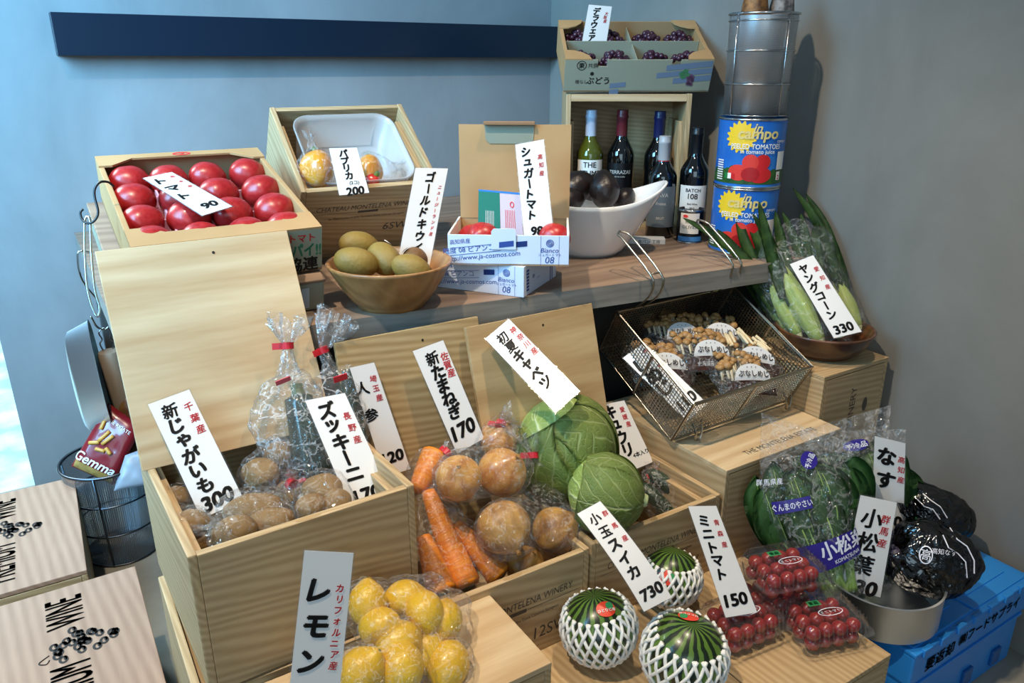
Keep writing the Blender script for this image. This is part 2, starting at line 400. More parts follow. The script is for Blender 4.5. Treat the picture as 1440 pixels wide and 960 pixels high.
# ---------------------------------------------------------------- plastic film around things
_ICO = {}
def ico(sub):
    if sub not in _ICO:
        bm = B(); bmesh.ops.create_icosphere(bm, subdivisions=sub, radius=1)
        bm.verts.ensure_lookup_table()
        _ICO[sub] = (np.array([v.co[:] for v in bm.verts]), [tuple(v.index for v in f.verts) for f in bm.faces],
                     np.array([(e.verts[0].index, e.verts[1].index) for e in bm.edges])); bm.free()
    return _ICO[sub]
def film_shell(bm, balls, grow=.004, smooth=14, crumple=.003, seed=0.0, sub=4):
    D, F, E = ico(sub); C = np.array([b[:3] for b in balls]); Rr = np.array([b[3] for b in balls])+grow
    c = (C*Rr[:, None]).sum(0)/Rr.sum(); r0 = np.zeros(len(D))
    for s, R in zip(C, Rr):
        o = c-s; b = D@o; disc_ = b*b-(o@o-R*R); ok = disc_ >= 0
        r0 = np.maximum(r0, np.where(ok, -b+np.sqrt(np.maximum(disc_, 0)), 0))
    r = np.where(r0 > .002, r0, np.median(r0)*.6); deg = np.zeros(len(D)); np.add.at(deg, E[:, 0], 1); np.add.at(deg, E[:, 1], 1)
    for _ in range(smooth):
        a = np.zeros(len(D)); np.add.at(a, E[:, 0], r[E[:, 1]]); np.add.at(a, E[:, 1], r[E[:, 0]])
        r = np.maximum(r0, a/deg)
    P = c + D*r[:, None]; vs = []
    for p, d in zip(P, D):
        k = crumple*(abs(nz(p, 38, seed))*1.6 + .6*nz(p, 90, seed))
        vs.append(bm.verts.new(Vector(p)+Vector(d)*(k)))
    for f in F: bm.faces.new([vs[i] for i in f])
    return c
def neck(bm, A, N, Fl, rA, rN=.006, rF=.024, seed=0.0, ruff=7):
    """gathered bag mouth: from the bag's shoulder A to the tie N, then flaring out to Fl"""
    A, N, Fl = Vector(A), Vector(N), Vector(Fl); pts = [A, A.lerp(N, .5), A.lerp(N, .85), N, N.lerp(Fl, .3), N.lerp(Fl, .65), Fl]
    rs = [rA, rA*.5, rN*1.5, rN, rF*.5, rF*.85, rF]; am = [.1, .2, .25, .2, .35, .4, .45]
    pts, FR = frames(pts); rings = []; n = 56
    for k, (p, (t, a, b)) in enumerate(zip(pts, FR)):
        ring = []
        for i in range(n):
            th = 2*PI*i/n; q = 1+am[k]*math.sin(ruff*th+seed+k*.5)+am[k]*.6*math.sin((ruff*2+3)*th+seed*2)
            ring.append(p+(a*math.cos(th)+b*math.sin(th)*.7)*rs[k]*q + t*(.008*math.sin(3*th+seed) if k == 6 else 0))
        rings.append(ring)
    loft(bm, rings)
def bag(label, balls, tie=None, flare=None, rA=.03, group=None, mat=None, tape=M_tape, crumple=.003, grow=.004, rF=.024, seed=0.0, cat='bag', name='plastic_bag', tape_flat=False, sub=4):
    bm = B(); c = film_shell(bm, balls, grow=grow, crumple=crumple, seed=seed, sub=sub)
    lo = min(b[2]-b[3] for b in balls)
    if tie is not None:
        tie = Vector(tie); d = (tie-Vector(c)).normalized()
        top = max((Vector(b[:3])-Vector(c)).dot(d)+b[3] for b in balls); A = Vector(c)+d*min(top*.93, (tie-Vector(c)).length*.8)
        neck(bm, A, tie, flare if flare is not None else tie+d*.05, rA, rF=rF, seed=seed)
    o = single(name, bm, mat or M_film, label, cat, loc=(c[0], c[1], lo), group=group, world=True, smooth=True)
    if tie is not None and tape:
        bm = B(); d2 = d; q = d2.to_track_quat('Z', 'Y').to_matrix().to_4x4()
        lathe(bm, [(.0085, -.005), (.0095, -.005), (.0095, .005), (.0085, .005)], 16, Matrix.Translation(tie) @ q)
        box(bm, .004, .022, -.0012, .0012, -.005, .005, M=Matrix.Translation(tie) @ q)
        part('tape', bm, tape, o, world=True)
    return o
def balls_of(objs, k=3):
    """spheres that fill the given objects' bounding boxes, in world places"""
    out = []
    for o in objs:
        M = wmat(o); bb = [Vector(v) for v in o.bound_box]; lo = Vector([min(b[i] for b in bb) for i in range(3)]); hi = Vector([max(b[i] for b in bb) for i in range(3)])
        size = hi-lo; ax = max(range(3), key=lambda i: size[i]*o.scale[i]); rad = sorted([size[i]*o.scale[i] for i in range(3)])[1]/2
        ln = size[ax]*o.scale[ax]/2-rad; c = (lo+hi)/2
        for j in range(k if ln > .004 else 1):
            q = c.copy()
            if ln > .004: q[ax] += (ln/o.scale[ax])*(2*j/(k-1)-1 if k > 1 else 0)
            w = M @ q; out.append((w.x, w.y, w.z, rad))
    return out
# ================================================================ the setting
XW, YW = 1.53, 2.21
def plaster(name, c1, c2, seed):
    m, nt, N, L, b = nodes_of(name)
    tc = N.new('ShaderNodeTexCoord'); mp = N.new('ShaderNodeMapping'); mp.inputs['Location'].default_value = (seed, seed, seed); mp.inputs['Scale'].default_value = (1, 1, .55)
    L.new(tc.outputs['Object'], mp.inputs[0])
    n = N.new('ShaderNodeTexNoise'); n.inputs['Scale'].default_value = 2.6; n.inputs['Detail'].default_value = 7; n.inputs['Roughness'].default_value = .62; n.inputs['Distortion'].default_value = .5
    L.new(mp.outputs[0], n.inputs[0])
    r = N.new('ShaderNodeValToRGB'); r.color_ramp.elements[0].position = .3; r.color_ramp.elements[1].position = .72
    r.color_ramp.elements[0].color = hexc(c1); r.color_ramp.elements[1].color = hexc(c2); L.new(n.outputs[0], r.inputs[0]); L.new(r.outputs[0], b.inputs['Base Color'])
    bp = N.new('ShaderNodeBump'); bp.inputs['Strength'].default_value = .15; bp.inputs['Distance'].default_value = .01; L.new(n.outputs[0], bp.inputs['Height']); L.new(bp.outputs[0], b.inputs['Normal'])
    setp(b, rough=.62); return m
M_wallb = plaster('grey_plaster', '#7d7f80', '#96989a', 0)
M_wallr = plaster('grey_plaster_side', '#77756f', '#8d8b85', 3.1)
M_floor = plain('concrete_floor', '#7d7a70', .6, col2='#99958a', noise_scale=6, bump=.1, bump_scale=30)
M_pave = plain('street_paving', '#9fc4cf', .8, col2='#e2f3f4', noise_scale=9, stretch=(1, 1, 1))
bm = B(); box(bm, -.128, XW+.12, YW, YW+.12, 0, 2.9); structure('wall_back', bm, M_wallb)
bm = B(); box(bm, XW, XW+.12, -1.2, YW+.12, 0, 2.9); structure('wall_right', bm, M_wallr)
bm = B(); box(bm, -2.2, XW+.12, -1.2, 2.33, -.1, 0); structure('floor', bm, M_floor)
bm = B(); box(bm, -4.5, 1.6, 2.331, 6.5, -.12, -.015); structure('ground_outside', bm, M_pave)
bm = B(); box(bm, .113, XW-.002, YW-.050, YW-.001, CAM_H+.017, CAM_H+.110, .0015)
single('wall_board', bm, plain('navy_board', '#0b1d2e', .3), 'long dark navy board fixed along the top of the grey back wall', 'board')

# ================================================================ table
TZ = .72
t = thing('display_table', 'wooden display table along the back wall with weathered top and grey front panel', 'table', (.8, 1.65, 0))
bm = B()
outl = [(.078, 1.205), (.45, 1.165), (.86, 1.112), (1.24, 1.07), (1.525, 1.042), (1.525, 2.2), (.078, 2.2)]
vb = [bm.verts.new((x, y, TZ-.042)) for x, y in outl]; vt = [bm.verts.new((x, y, TZ)) for x, y in outl]
bm.faces.new(vt).material_index = 0; bm.faces.new(vb[::-1]).material_index = 1
for i in range(len(outl)): j = (i+1) % len(outl); bm.faces.new((vb[i], vb[j], vt[j], vt[i])).material_index = 1
part('table_top', bm, [M_table, M_edge], t, world=True)
bm = B(); box(bm, .16, 1.50, 1.235, 1.26, 0, TZ-.043); part('front_panel', bm, plain('charcoal_panel', '#3b3d3b', .6), t, world=True)
for x, y in ((.12, 1.27), (.12, 2.13), (1.46, 2.13)):
    bm = B(); box(bm, x-.025, x+.025, y-.025, y+.025, 0, TZ-.043, .002); part('leg', bm, plain('charcoal_leg', '#3f4140', .6), t, world=True)

# ================================================================ wooden crates
def crate(label, loc, W, D, H, T=.011, lid=False, open_front=False, rot=(0, 0, 0), group='wooden wine crates', battens=True, mx=None, prints=(), lidprints=(), sideprints=(), mlid=None, name='wooden_crate', pm=None):
    """local frame: middle of the front bottom edge; x to the right, y to the back"""
    r = thing(name, label, 'crate', loc, rot, group)
    mx = mx or M_px; h2 = W/2
    bm = B(); box(bm, -h2+T, h2-T, 0, T, .0005, H-.002, .0012); fb = part('front_board', bm, mx, r)
    bm = B(); box(bm, -h2+T, h2-T, D-T, D, .0005, H-.002, .0012); part('back_board', bm, mx, r)
    for s in (-1, 1):
        bm = B(); a, b = sorted((s*h2, s*(h2-T))); box(bm, a, b, 0, D, 0, H, .0022); part('side_board', bm, M_py, r)
    bm = B(); box(bm, -h2+T, h2-T, T, D-T, .001, T*.9); part('bottom_board', bm, mx, r)
    if battens and not lid:
        for s in (-1, 1):
            a, b = sorted((s*(h2-T-.0002), s*(h2-T-.012)))
            bm = B(); box(bm, a, b, T+.012, D-T-.022, T, H-.022, .001); part('batten', bm, M_py, r)
        bm = B(); mp = lambda u, v: Vector((u, v, H-.0017)); disc(bm, mp, 0, T*.45, .017, T*.36, 20, 2); part('finger_notch', bm, plain('notch_wood', '#a98a5e', .7), r)
    if lid:
        bm = B(); box(bm, -h2, h2, 0, D, H-.0005, H+T*.8, .0015); lb = part('lid_board', bm, mlid or mx, r)
        bm = B(); mp = plane_map((0, 0, H+T*.8), (1, 0, 0), (0, 1, 0))
        for p in lidprints: text(bm, *p[:1], mp, *p[1:5][:2], p[3], **p[4])
        if lidprints: part('printed_lettering', bm, pm or M_greyink, lb)
        else: bm.free()
    if prints:
        bm = B(); mp = plane_map((0, 0, 0), (1, 0, 0), (0, 0, 1))
        for p in prints:
            if p[0] == '-': patch(bm, mp, p[1]-p[3], p[1]+p[3], p[2]-p[4], p[2]+p[4], 1, 1)
            else: text(bm, p[0], mp, p[1], p[2], p[3], **(p[4] if len(p) > 4 else {}))
        part('printed_lettering', bm, pm or M_greyink, fb)
    return r
def winery(w, z, right='12SW'):
    return [('CHATEAU MONTELENA WINERY', 0, z, .0185, dict(slant=.08, sx=.80)), ('-', -.0, z-.014, .022, .0032), ('-', .075, z-.014, .05, .0004), ('-', -.075, z-.014, .05, .0004),
            ('Six 750ml bottles of 2006 Montelena Estate Cabernet Sauvignon', 0, z-.030, .0088, dict(sx=.72)), (right, .07, z-.066, .030, dict(sx=.95, slant=.08))]
PC = crate('large pale pine crate in front holding bagged potatoes and zucchini', (.2265, .845, .375), .295, .327, .205, rot=(0, 0, math.radians(2)))
crate('pine crate underneath the potato crate with only its left rim showing', (.205, .842, .18), .287, .29, .194)
crate('bottom pine crate of the stack under the potato crate', (.205, .842, 0), .287, .29, .179)
OC = crate('pine crate holding carrots and onions, winery print partly hidden on its front', (.5135, .815, .235), .283, .335, .16, prints=winery(.28, .105))
CC = crate('pine crate holding two cabbages and bagged cucumbers', (.808, .82, .235), .291, .335, .16, prints=winery(.28, .105))
crate('closed pine box at the front carrying the lemons', (.3055, .655, 0), .331, .165, .372, lid=True, mlid=M_ppx, group='closed pine boxes')
crate('pine box under the watermelons', (.6305, .512, 0), .305, .64, .226, lid=True, mlid=M_py, group='closed pine boxes', prints=[])
crate('pine box under the cherry tomato packs beside the blue container', (.909, .512, 0), .248, .64, .226, lid=True, mlid=M_py, group='closed pine boxes')
crate('closed pine crate under the wire basket, small print along its lid edge', (1.12, .818, .235), .32, .345, .197, lid=True, mlid=M_ppx, group='closed pine boxes',
      lidprints=[('THE MONTELENA ESTATE', .015, .028, .020, dict(sx=.85))])
crate('plain pine box on the floor under the closed crate of the wire basket', (1.268, .83, 0), .445, .34, .226, lid=True, group='closed pine boxes')
bx = crate('pine crate stood on end against the right wall under the corn bowl', (1.39, .873, .235), .213, .30, .286, lid=True, group='closed pine boxes')
bm = B(); mp = plane_map((.0, 0, 0), (0, 0, 1), (-1, 0, 0))
text(bm, 'MONTELENA', mp, .10, .055, .013, sx=.9); text(bm, 'WINERY', mp, .20, .0, .026); disc(bm, mp, .13, .0, .007, .005, 16, 1); disc(bm, mp, .12, .005, .004, .004, 12, 1)
disc(bm, mp, .20, -.045, .016, .008, 20, 1); text(bm, 'NAPA VALLEY', mp, .1, -.05, .012)
part('printed_lettering', bm, M_greyink, bx)

# ---- leaning crate lids
def lid_panel(label, W, L, mid_top, lean, mat, roll=0):
    """leans back; mid_top is the middle of its top edge"""
    bm = B(); box(bm, -W/2, W/2, -.0045, .0045, -L, 0, .001)
    mp = plane_map((0, -.0046, 0), (1, 0, 0), (0, 0, 1))
    o = single('crate_lid', bm, mat, label, 'crate lid', loc=mid_top, rot=(-math.radians(lean), roll, 0), group='leaning crate lids')
    bm = B(); disc(bm, mp, .02, -.022, .0022, .0022, 10, 1); part('nail_hole', bm, M_ink, o); return o
lid_panel('large pale plywood lid leaning above the potato crate', .277, .322, (.203, 1.235, .865), 27, M_ppx)
lid_panel('striped pine lid leaning behind the carrots and onions', .262, .40, (.500, 1.128, .700), 13, M_ppx2)
lid_panel('knotty plywood lid leaning behind the cabbages', .272, .40, (.730, 1.105, .692), 17, wood('knotty_ply_x', '#ab8a5e', '#cfb488', 'X', 4, warp=.4, seed=8.0))

# ---- wine boxes on the floor at the left
def premium(label, x0, x1, y0, y1, H, yaw=0):
    cx = (x0+x1)/2; W = x1-x0; D = y1-y0
    r = crate(label, (cx, y0, 0), W, D, H-.009, lid=True, rot=(0, 0, yaw), mlid=M_pink, group='wine boxes on the floor', name='wine_box')
    bm = B(); mp = plane_map((0, 0, H-.0002), (0, 1, 0), (-1, 0, 0))
    s = D*.165
    text(bm, 'PREMIUM', mp, D*.26, .012, .080, sx=.42, bold=.022); text(bm, 'WINE', mp, D*.80, .012, .080, sx=.42, bold=.022)
    q = random.Random(3)
    for k in range(26):
        u, v = D*.57+q.gauss(0, .017), q.gauss(0, .026)
        ringband(bm, mp, u, v, .0095, .0072, .0042, 16); disc(bm, mp, u+.003, v-.003, .006, .0028, 10, 1)
    tube(bm, spline([mp(D*.53, .04), mp(D*.50, .055), mp(D*.48, .045), mp(D*.50, .04)]), .0009, 4)
    part('printed_lettering', bm, plain('print_black', '#241d1c', .7), r)
premium('nearer printed wine box on the floor at the lower left', -.178, .043, 1.03, 1.425, .22)
premium('farther printed wine box on the floor against the outside edge', -.300, -.036, 1.462, 1.868, .22, -.015)
# ================================================================ tomato box
R_ = math.radians
bm = B(); box(bm, -.155, .155, 0, .40, 0, .052, .004)
ub = thing('wooden_flat_box', 'flat wooden box tilted under the open tomato carton', 'box', (.243, 1.250, .7215), (R_(14.4), 0, 0))
part('body', bm, M_cardshade, ub)
bm = B(); box(bm, -.157, .157, -.001, .402, .052, .058, .002); part('top_board', bm, M_table, ub)
bm = B(); patch(bm, plane_map((0, 0, 0), (1, 0, 0), (0, 0, 1), .001), .115, .128, .006, .045, 1, 1); part('blue_sticker', bm, plain('sticker_blue', '#a9bccb', .5), ub)
bm = B(); box(bm, .10, .38, 1.49, 1.52, TZ, .788, .001); single('support_block', bm, M_py, 'wooden prop block hidden under the back of the tilted tomato box', 'block')

tw, td, th, tilt = .290, .376, .076, R_(14.4)
tb = thing('tomato_carton', 'open cardboard carton of large red tomatoes at the upper left', 'carton', (.257, 1.258, .789), (tilt, 0, 0))
c_ = .004
bm = B(); box(bm, -tw/2, tw/2, 0, td, 0, c_); part('bottom', bm, M_cardin, tb)
bm = B(); box(bm, -tw/2, tw/2, 0, c_, 0, th); fw_ = part('front_panel', bm, M_cardshade, tb)
bm = B(); box(bm, -tw/2, tw/2, td-c_, td, 0, th+.004); part('back_panel', bm, [M_cardin], tb)
for s in (-1, 1):
    bm = B(); a, b = sorted((s*tw/2, s*(tw/2-.009))); box(bm, a, b, c_, td-c_, 0, th+.003, .0015)
    part('side_panel', bm, M_card, tb)
    bm = B(); a, b = sorted((s*(tw/2-.0088), s*(tw/2-.0094))); box(bm, a, b, td*.48, td*.58, th*.45, th*.72); part('hand_slot', bm, M_ink, tb)
def flap(pts, z, name):
    bm = B(); lo = [bm.verts.new((x, y, z)) for x, y in pts]; hi = [bm.verts.new((x, y, z+.0035)) for x, y in pts]; n = len(pts)
    bm.faces.new(hi); bm.faces.new(lo[::-1])
    for i in range(n): j = (i+1) % n; bm.faces.new((lo[i], lo[j], hi[j], hi[i]))
    bmesh.ops.recalc_face_normals(bm, faces=bm.faces); return part(name, bm, M_card, tb)
h = tw/2
flap([(-h, 0), (h, 0), (h, .062), (h*.80, .062), (h*.62, .040), (-h*.62, .040), (-h*.80, .062), (-h, .062)], th, 'front_flap')
bf = flap([(-h, td), (-h, td-.05), (-h*.85, td-.05), (-h*.6, td-.02), (h*.6, td-.02), (h*.85, td-.05), (h, td-.05), (h, td)], th+.003, 'back_flap')
bm = B(); mp = plane_map((0, td-.012, th+.0066), (1, 0, 0), (0, 1, 0)); ringband(bm, mp, 0, 0, .016, .008, .004); text(bm, '卍'[:0] or 'ツ', mp, 0, 0, .012, bold=.04); part('printed_mark', bm, M_red, bf)
bm = B(); mp = plane_map((0, 0, 0), (1, 0, 0), (0, 0, 1)); text(bm, 'トマト', mp, .112, .062, .016, bold=.03); part('red_lettering', bm, M_red, fw_)
bm = B(); text(bm, 'ベジパイ!!', mp, .098, .040, .027, bold=.04, sx=.75); part('green_lettering', bm, plain('print_green', '#3f8f6b', .6), fw_)
bm = B(); text(bm, '農協連', mp, .098, .014, .027, bold=.04); part('black_lettering', bm, M_ink, fw_)
bm = B()
for i in range(7): box(bm, -h+.012, h-.012, .02+i*.05, .023+i*.05, c_, .04)
for i in range(5): box(bm, -h+.02+i*.062, -h+.023+i*.062, .01, td-.01, c_, .044)
part('pink_divider', bm, plain('pink_tissue', '#e8a8b2', .7), tb)
def tomato_mesh(seed, f=None):
    bm = B()
    def sh(d, p):
        a = math.atan2(d.y, d.x); lob = 1+.025*math.cos(5*a+seed)*(1-abs(d.z))+.015*nz(d, 1.5, seed)
        q = Vector((p.x*lob, p.y*lob, p.z)); ax = math.hypot(d.x, d.y); q.z -= (.10*math.exp(-(ax/.16)**2)) if d.z > 0 else 0; return q
    blob(bm, (1, 1, .88), 4, f=sh); return bm
M_tom = plain('tomato_red', '#a01a1c', .34, col2='#b52a28', noise_scale=6, coat=.15, sss=.05)
tm = [to_mesh('tomato', tomato_mesh(s), M_tom, True) for s in (1, 2.3, 4.1)]
TM = Matrix.LocRotScale(Vector((.257, 1.258, .789)), Matrix.Rotation(tilt, 3, 'X'), None)
rows = ['front', 'second', 'third', 'back']; cols = ['leftmost', 'second from the left', 'third from the left', 'rightmost']
for j in range(4):
    for i in range(4):
        r = .0340+.002*rnd.random()
        p = TM @ Vector((-.105+i*.070+rnd.uniform(-.004, .004), .055+j*.086+rnd.uniform(-.004, .004), .0318+.020))
        o = bpy.data.objects.new('tomato', tm[(i*3+j) % 3]); COL.objects.link(o); o.location = p; o.rotation_euler = (tilt+rnd.uniform(-.25, .1), rnd.uniform(-.2, .2), rnd.uniform(0, 6)); o.scale = (r, r, r)
        tag(o, f'large red tomato in the cardboard carton, {rows[j]} row, {cols[i]}', 'tomato', 'tomatoes in the carton')
n15 = Vector((0, -math.sin(tilt), math.cos(tilt)))
price_card('small white card written in black and red lying on the tomatoes', [(199, 250), (242, 241), (329, 290), (284, 304)], TM @ Vector((0, .19, .092)), n15,
           [('トマト', .33, .16, .56, .36)], [('熊本産', .80, .12, .40, .15)], ('90', .55, .84, .44))

# ================================================================ paprika crate
tilt = R_(37.3)
pc = crate('tilted pine crate on the table with paprika in a clear tub', (.593, 1.592, .7205), .29, .244, .21, rot=(tilt, 0, R_(-2.5)), prints=winery(.28, .155, '6SW'))
PM = Matrix.LocRotScale(Vector((.593, 1.592, .7205)), (Matrix.Rotation(R_(-2.5), 3, 'Z') @ Matrix.Rotation(tilt, 3, 'X')), None)
bm = B(); box(bm, .50, .70, 1.775, 1.80, TZ, .846); single('support_block', bm, M_px, 'wooden prop block hidden behind the tilted paprika crate', 'block')
bm = B()
def rrect(w, d, z, r, y0=.0, n=6):
    out = []
    for cx, cy, a0 in ((w-r, d-r, 0), (-w+r, d-r, PI/2), (-w+r, -d+r, PI), (w-r, -d+r, 3*PI/2)):
        for k in range(n+1): a = a0+PI/2*k/n; out.append(Vector((cx+r*math.cos(a), y0+cy+r*math.sin(a), z)))
    return out
tub = [rrect(.098, .088, .125, .03, .122), rrect(.104, .094, .196, .034, .122), rrect(.110, .100, .200, .038, .122), rrect(.110, .100, .205, .038, .122), rrect(.108, .098, .205, .037, .122), rrect(.101, .091, .196, .033, .122), rrect(.095, .085, .127, .029, .122)]
loft(bm, tub, True, True, True)
o = thing('plastic_tub', 'frosted clear plastic tub set inside the tilted paprika crate', 'tub', PM.translation, (tilt, 0, R_(-2.5))); part('shell', bm, M_frost, o, smooth=True)
M_pap = plain('paprika_yellow', '#de8e02', .2, col2='#e8a208', noise_scale=7, coat=.5)
def pepper(label, c, axis, R, L, mat, grp):
    bm = B(); q = axis.to_track_quat('Z', 'Y').to_matrix().to_4x4()
    def sh(d, p):
        a = math.atan2(d.y, d.x); ax = math.hypot(d.x, d.y); lob = 1+.10*math.cos(3*a+.6)*(1-.3*abs(d.z)); z = p.z*(1 if d.z < .2 else 1)
        t = 1-.16*max(-d.z, 0)
        return Vector((p.x*lob*t, p.y*lob*t, z-.22*L*math.exp(-(ax/.3)**2)*(1 if d.z > 0 else -.3)))
    blob(bm, (R, R, L), 4, f=sh)
    o = single('paprika', bm, mat, label, 'paprika', loc=c, rot=q.to_euler(), group=grp, smooth=True)
    bm = B(); tube(bm, spline([(0, 0, L*.72), (0, 0, L*.95), (.006, 0, L*1.12)], 4), .0055, 8); part('stem', bm, plain('green_stem', '#5f7a2b', .5), o, smooth=True); return o
p1 = pepper('yellow paprika in a clear bag left of its price card', aD(447, 238, depth(PM @ Vector((-.07, .03, .20)))), Vector((.15, .5, .85)).normalized(), .034, .040, M_pap, 'yellow paprika in the tub')
p2 = pepper('yellow paprika mostly hidden behind the paprika price card', aD(519, 240, depth(PM @ Vector((.02, .05, .17)))), Vector((.3, .5, .6)).normalized(), .030, .036, M_pap, 'yellow paprika in the tub')
p3 = pepper('small red paprika peeking out beside the paprika price card', aD(523, 257, depth(PM @ Vector((.02, .02, .18)))), Vector((.3, -.2, .6)).normalized(), .016, .02, plain('paprika_red', '#c8261c', .25, coat=.4), None)
c1, c2 = p1.location, p2.location
bag('clear bag around the left yellow paprika', [(c1.x, c1.y, c1.z, .037)], c1+V(-.003, .02, .052), c1+V(-.004, .025, .068), .02, 'paprika bags', M_film2, tape=None, rF=.012, seed=1)
bag('crumpled clear bag around the paprika right of the card', [(c2.x, c2.y, c2.z, .033), (c2.x+.03, c2.y-.01, c2.z-.003, .022)], c2+V(.07, .0, .005), c2+V(.085, 0, .0), .018, 'paprika bags', M_film2, tape=None, rF=.02, seed=2)
price_card('small white card priced 200 standing in the tilted paprika crate', [(461, 207), (503, 206), (521, 272), (476, 276)], aD(490, 240, depth(c1)-.02), (0, -.85, .5),
           [('パプリカ', .46, .13, .60, .25)], [], ('200', .55, .92, .34), extra=[('(2コ)', .58, .76, .15)])

# ================================================================ kiwi bowl
def bowl(name, label, loc, r0, r1, h, mat, th=.007, curve=1.0, group=None, foot=.004, cat='bowl'):
    bm = B(); prof = [(r0*.6, .0015), (r0, 0), (r0, foot)]
    for k in range(1, 13): t = k/12; prof.append((r0+(r1-r0)*t**curve, foot+(h-foot)*t))
    prof += [(r1-th*.5, h+.0015), (r1-th, h)]
    for k in range(11, 0, -1): t = k/12; prof.append(((r0+(r1-r0)*t**curve)-th, foot+.005+(h-foot-.005)*t))
    prof.append((r0*.5, foot+.006))
    lathe(bm, prof, 64); return single(name, bm, mat, label, cat, loc=loc, smooth=True, group=group)
KB = aZ(551, 427, TZ)
bowl('salad_bowl', 'light wooden salad bowl of kiwis at the table edge', KB, .060, .109, .078, M_bamboo, curve=.8)
M_kiwi = plain('kiwi_skin', '#8a6f2c', .6, col2='#75602a', noise_scale=12, bump=.25, bump_scale=160)
M_kiwid = plain('kiwi_skin_brown', '#6e4a22', .6, col2='#5b3d1e', noise_scale=12, bump=.25, bump_scale=160)
ki = []
for lb, x, y, dz, a, rr, m in (('golden kiwi at the back left of the wooden bowl', 505, 345, .01, .9, .027, M_kiwi), ('golden kiwi at the front left of the wooden bowl', 501, 369, -.05, .4, .028, M_kiwi),
                       ('golden kiwi with a small sticker in the middle of the wooden bowl', 540, 364, -.02, -.6, .029, M_kiwi), ('brown kiwi with a torn sticker leaning on the kiwi price card', 583, 366, .0, 1.9, .025, M_kiwid), ('low kiwi at the front right of the wooden bowl', 578, 377, -.055, .15, .025, M_kiwi)):
    bm = B(); blob(bm, (rr*.93, rr*1.38, rr*.93), 4, .04, 1.5, x)
    c = aD(x, y, depth(KB)+dz)
    o = single('kiwi', bm, m, lb, 'kiwi', loc=c, rot=(.25, .1, a+.75), group='kiwis in the bowl', smooth=True); ki.append(o)
    if 'sticker' in lb:
        bm = B(); mp = lambda u, v: Vector((rr*.955*math.sin(u/rr)*1.0, v, rr*.965*math.cos(u/rr))); disc(bm, mp, .014, .016, .008, .007, 16, 2); part('sticker', bm, M_whitebox, o)
price_card('white card written in black and red standing in the wooden kiwi bowl', [(583, 234), (632, 235), (605, 378), (556, 376)], aD(595, 300, depth(KB)+.03), (.0, -.93, .25),
           [('ゴールドキウイ', .50, .10, .80, .22)], [('ニュージーランド産', .82, .20, .66, .10)], ('90', .60, .93, .3))

# ================================================================ sugar tomato boxes
yl = R_(-55.8); lb_ = thing('printed_carton', 'closed blue and white printed carton under the open sugar tomato carton', 'carton', (.675, 1.199, TZ+.0003), (0, 0, yl), 'blue printed cartons')
W2, D2, H2 = .184, .165, .057
def print_front(o, W, H, parent_name):
    mp = plane_map((0, 0, 0), (1, 0, 0), (0, 0, 1)); x = W/2
    bm = B(); text(bm, 'Bianco', mp, x-.034, H*.52, .012, slant=.2); text(bm, 'シュガートマト', mp, x-.034, H*.37, .0060); text(bm, '08', mp, x-.034, H*.20, .017, slant=.15)
    for k in range(3): ringband(bm, mp, x-.034, H*.75, .007-.0022*k, .007-.0022*k, .0012, 20)
    patch(bm, mp, x-.0505, x-.0500, 0, H, 1, 1); patch(bm, mp, x-.0180, x-.0175, 0, H, 1, 1)
    text(bm, '高知県産', mp, -x+.022, H*.78, .0095, rot=.10); text(bm, '糖度 08 ピアンコ', mp, -x+.037, H*.53, .0125, rot=.10); text(bm, 'http://www.ja-cosmos.com', mp, -x+.063, H*.28, .0125, rot=.10, slant=.15)
    for q in (.66, .42): bar(bm, mp(-x+.004, H*q-.006), mp(-x+.095, H*q+.004), .0004)
    for k in range(2): patch(bm, lambda u, v: mp(u, v+.1*u), .012-k*.0, .034, H*.60-.001, H*.60+.009, 1, 1)
    part(parent_name, bm, M_blueink, o)
bm = B(); box(bm, -W2/2, W2/2, 0, D2, 0, H2, .001); bd = part('body', bm, M_boxblue, lb_); print_front(bd, W2, H2, 'printed_lettering')
bm = B(); mp = plane_map((W2/2, 0, 0), (0, 1, 0), (0, 0, 1))
for k in range(7): patch(bm, mp, .012, .024, .008+k*.006, .012+k*.006, 1, 1)
text(bm, '08', mp, .045, .030, .010); patch(bm, mp, .130, .133, 0, H2, 1, 1); patch(bm, mp, .140, .143, 0, H2, 1, 1); text(bm, 'トマト', mp, .07, .022, .006)
part('side_print', bm, M_blueink, bd)
yu = R_(-35.4); su = thing('printed_carton', 'open blue and white printed carton of sugar tomatoes with its brown lid up', 'carton', (.708, 1.146, TZ+H2+.0010), (0, 0, yu), 'blue printed cartons')
W1, D1, H1 = .217, .165, .055
bm = B(); box(bm, -W1/2, W1/2, 0, D1, 0, .003); part('bottom', bm, M_card, su)
bm = B(); box(bm, -W1/2, W1/2, 0, .003, 0, H1, .0006); fr = part('front_panel', bm, M_boxblue, su); print_front(fr, W1, H1, 'printed_lettering')
bm = B(); box(bm, -W1/2, W1/2, D1-.003, D1, 0, H1); part('back_panel', bm, M_card, su)
for s in (-1, 1):
    a, b = sorted((s*W1/2, s*(W1/2-.004))); bm = B(); box(bm, a, b, .003, D1-.003, 0, H1+.002, .0008); part('side_panel', bm, M_whitebox, su)
bm = B(); box(bm, -W1/2+.004, W1/2+.001, D1-.004, D1-.001, H1, H1+.178, M=None); ld = part('raised_lid', bm, M_card, su)
bm = B(); loft(bm, [[(x, D1-.0045, z) for x, z in ((-.055, .178+H1), (.04, .178+H1), (.038, .150+H1), (.03, .143+H1), (-.045, .143+H1), (-.053, .150+H1))], [(x, D1-.0055, z) for x, z in ((-.055, .178+H1), (.04, .178+H1), (.038, .150+H1), (.03, .143+H1), (-.045, .143+H1), (-.053, .150+H1))]], True, True, True)
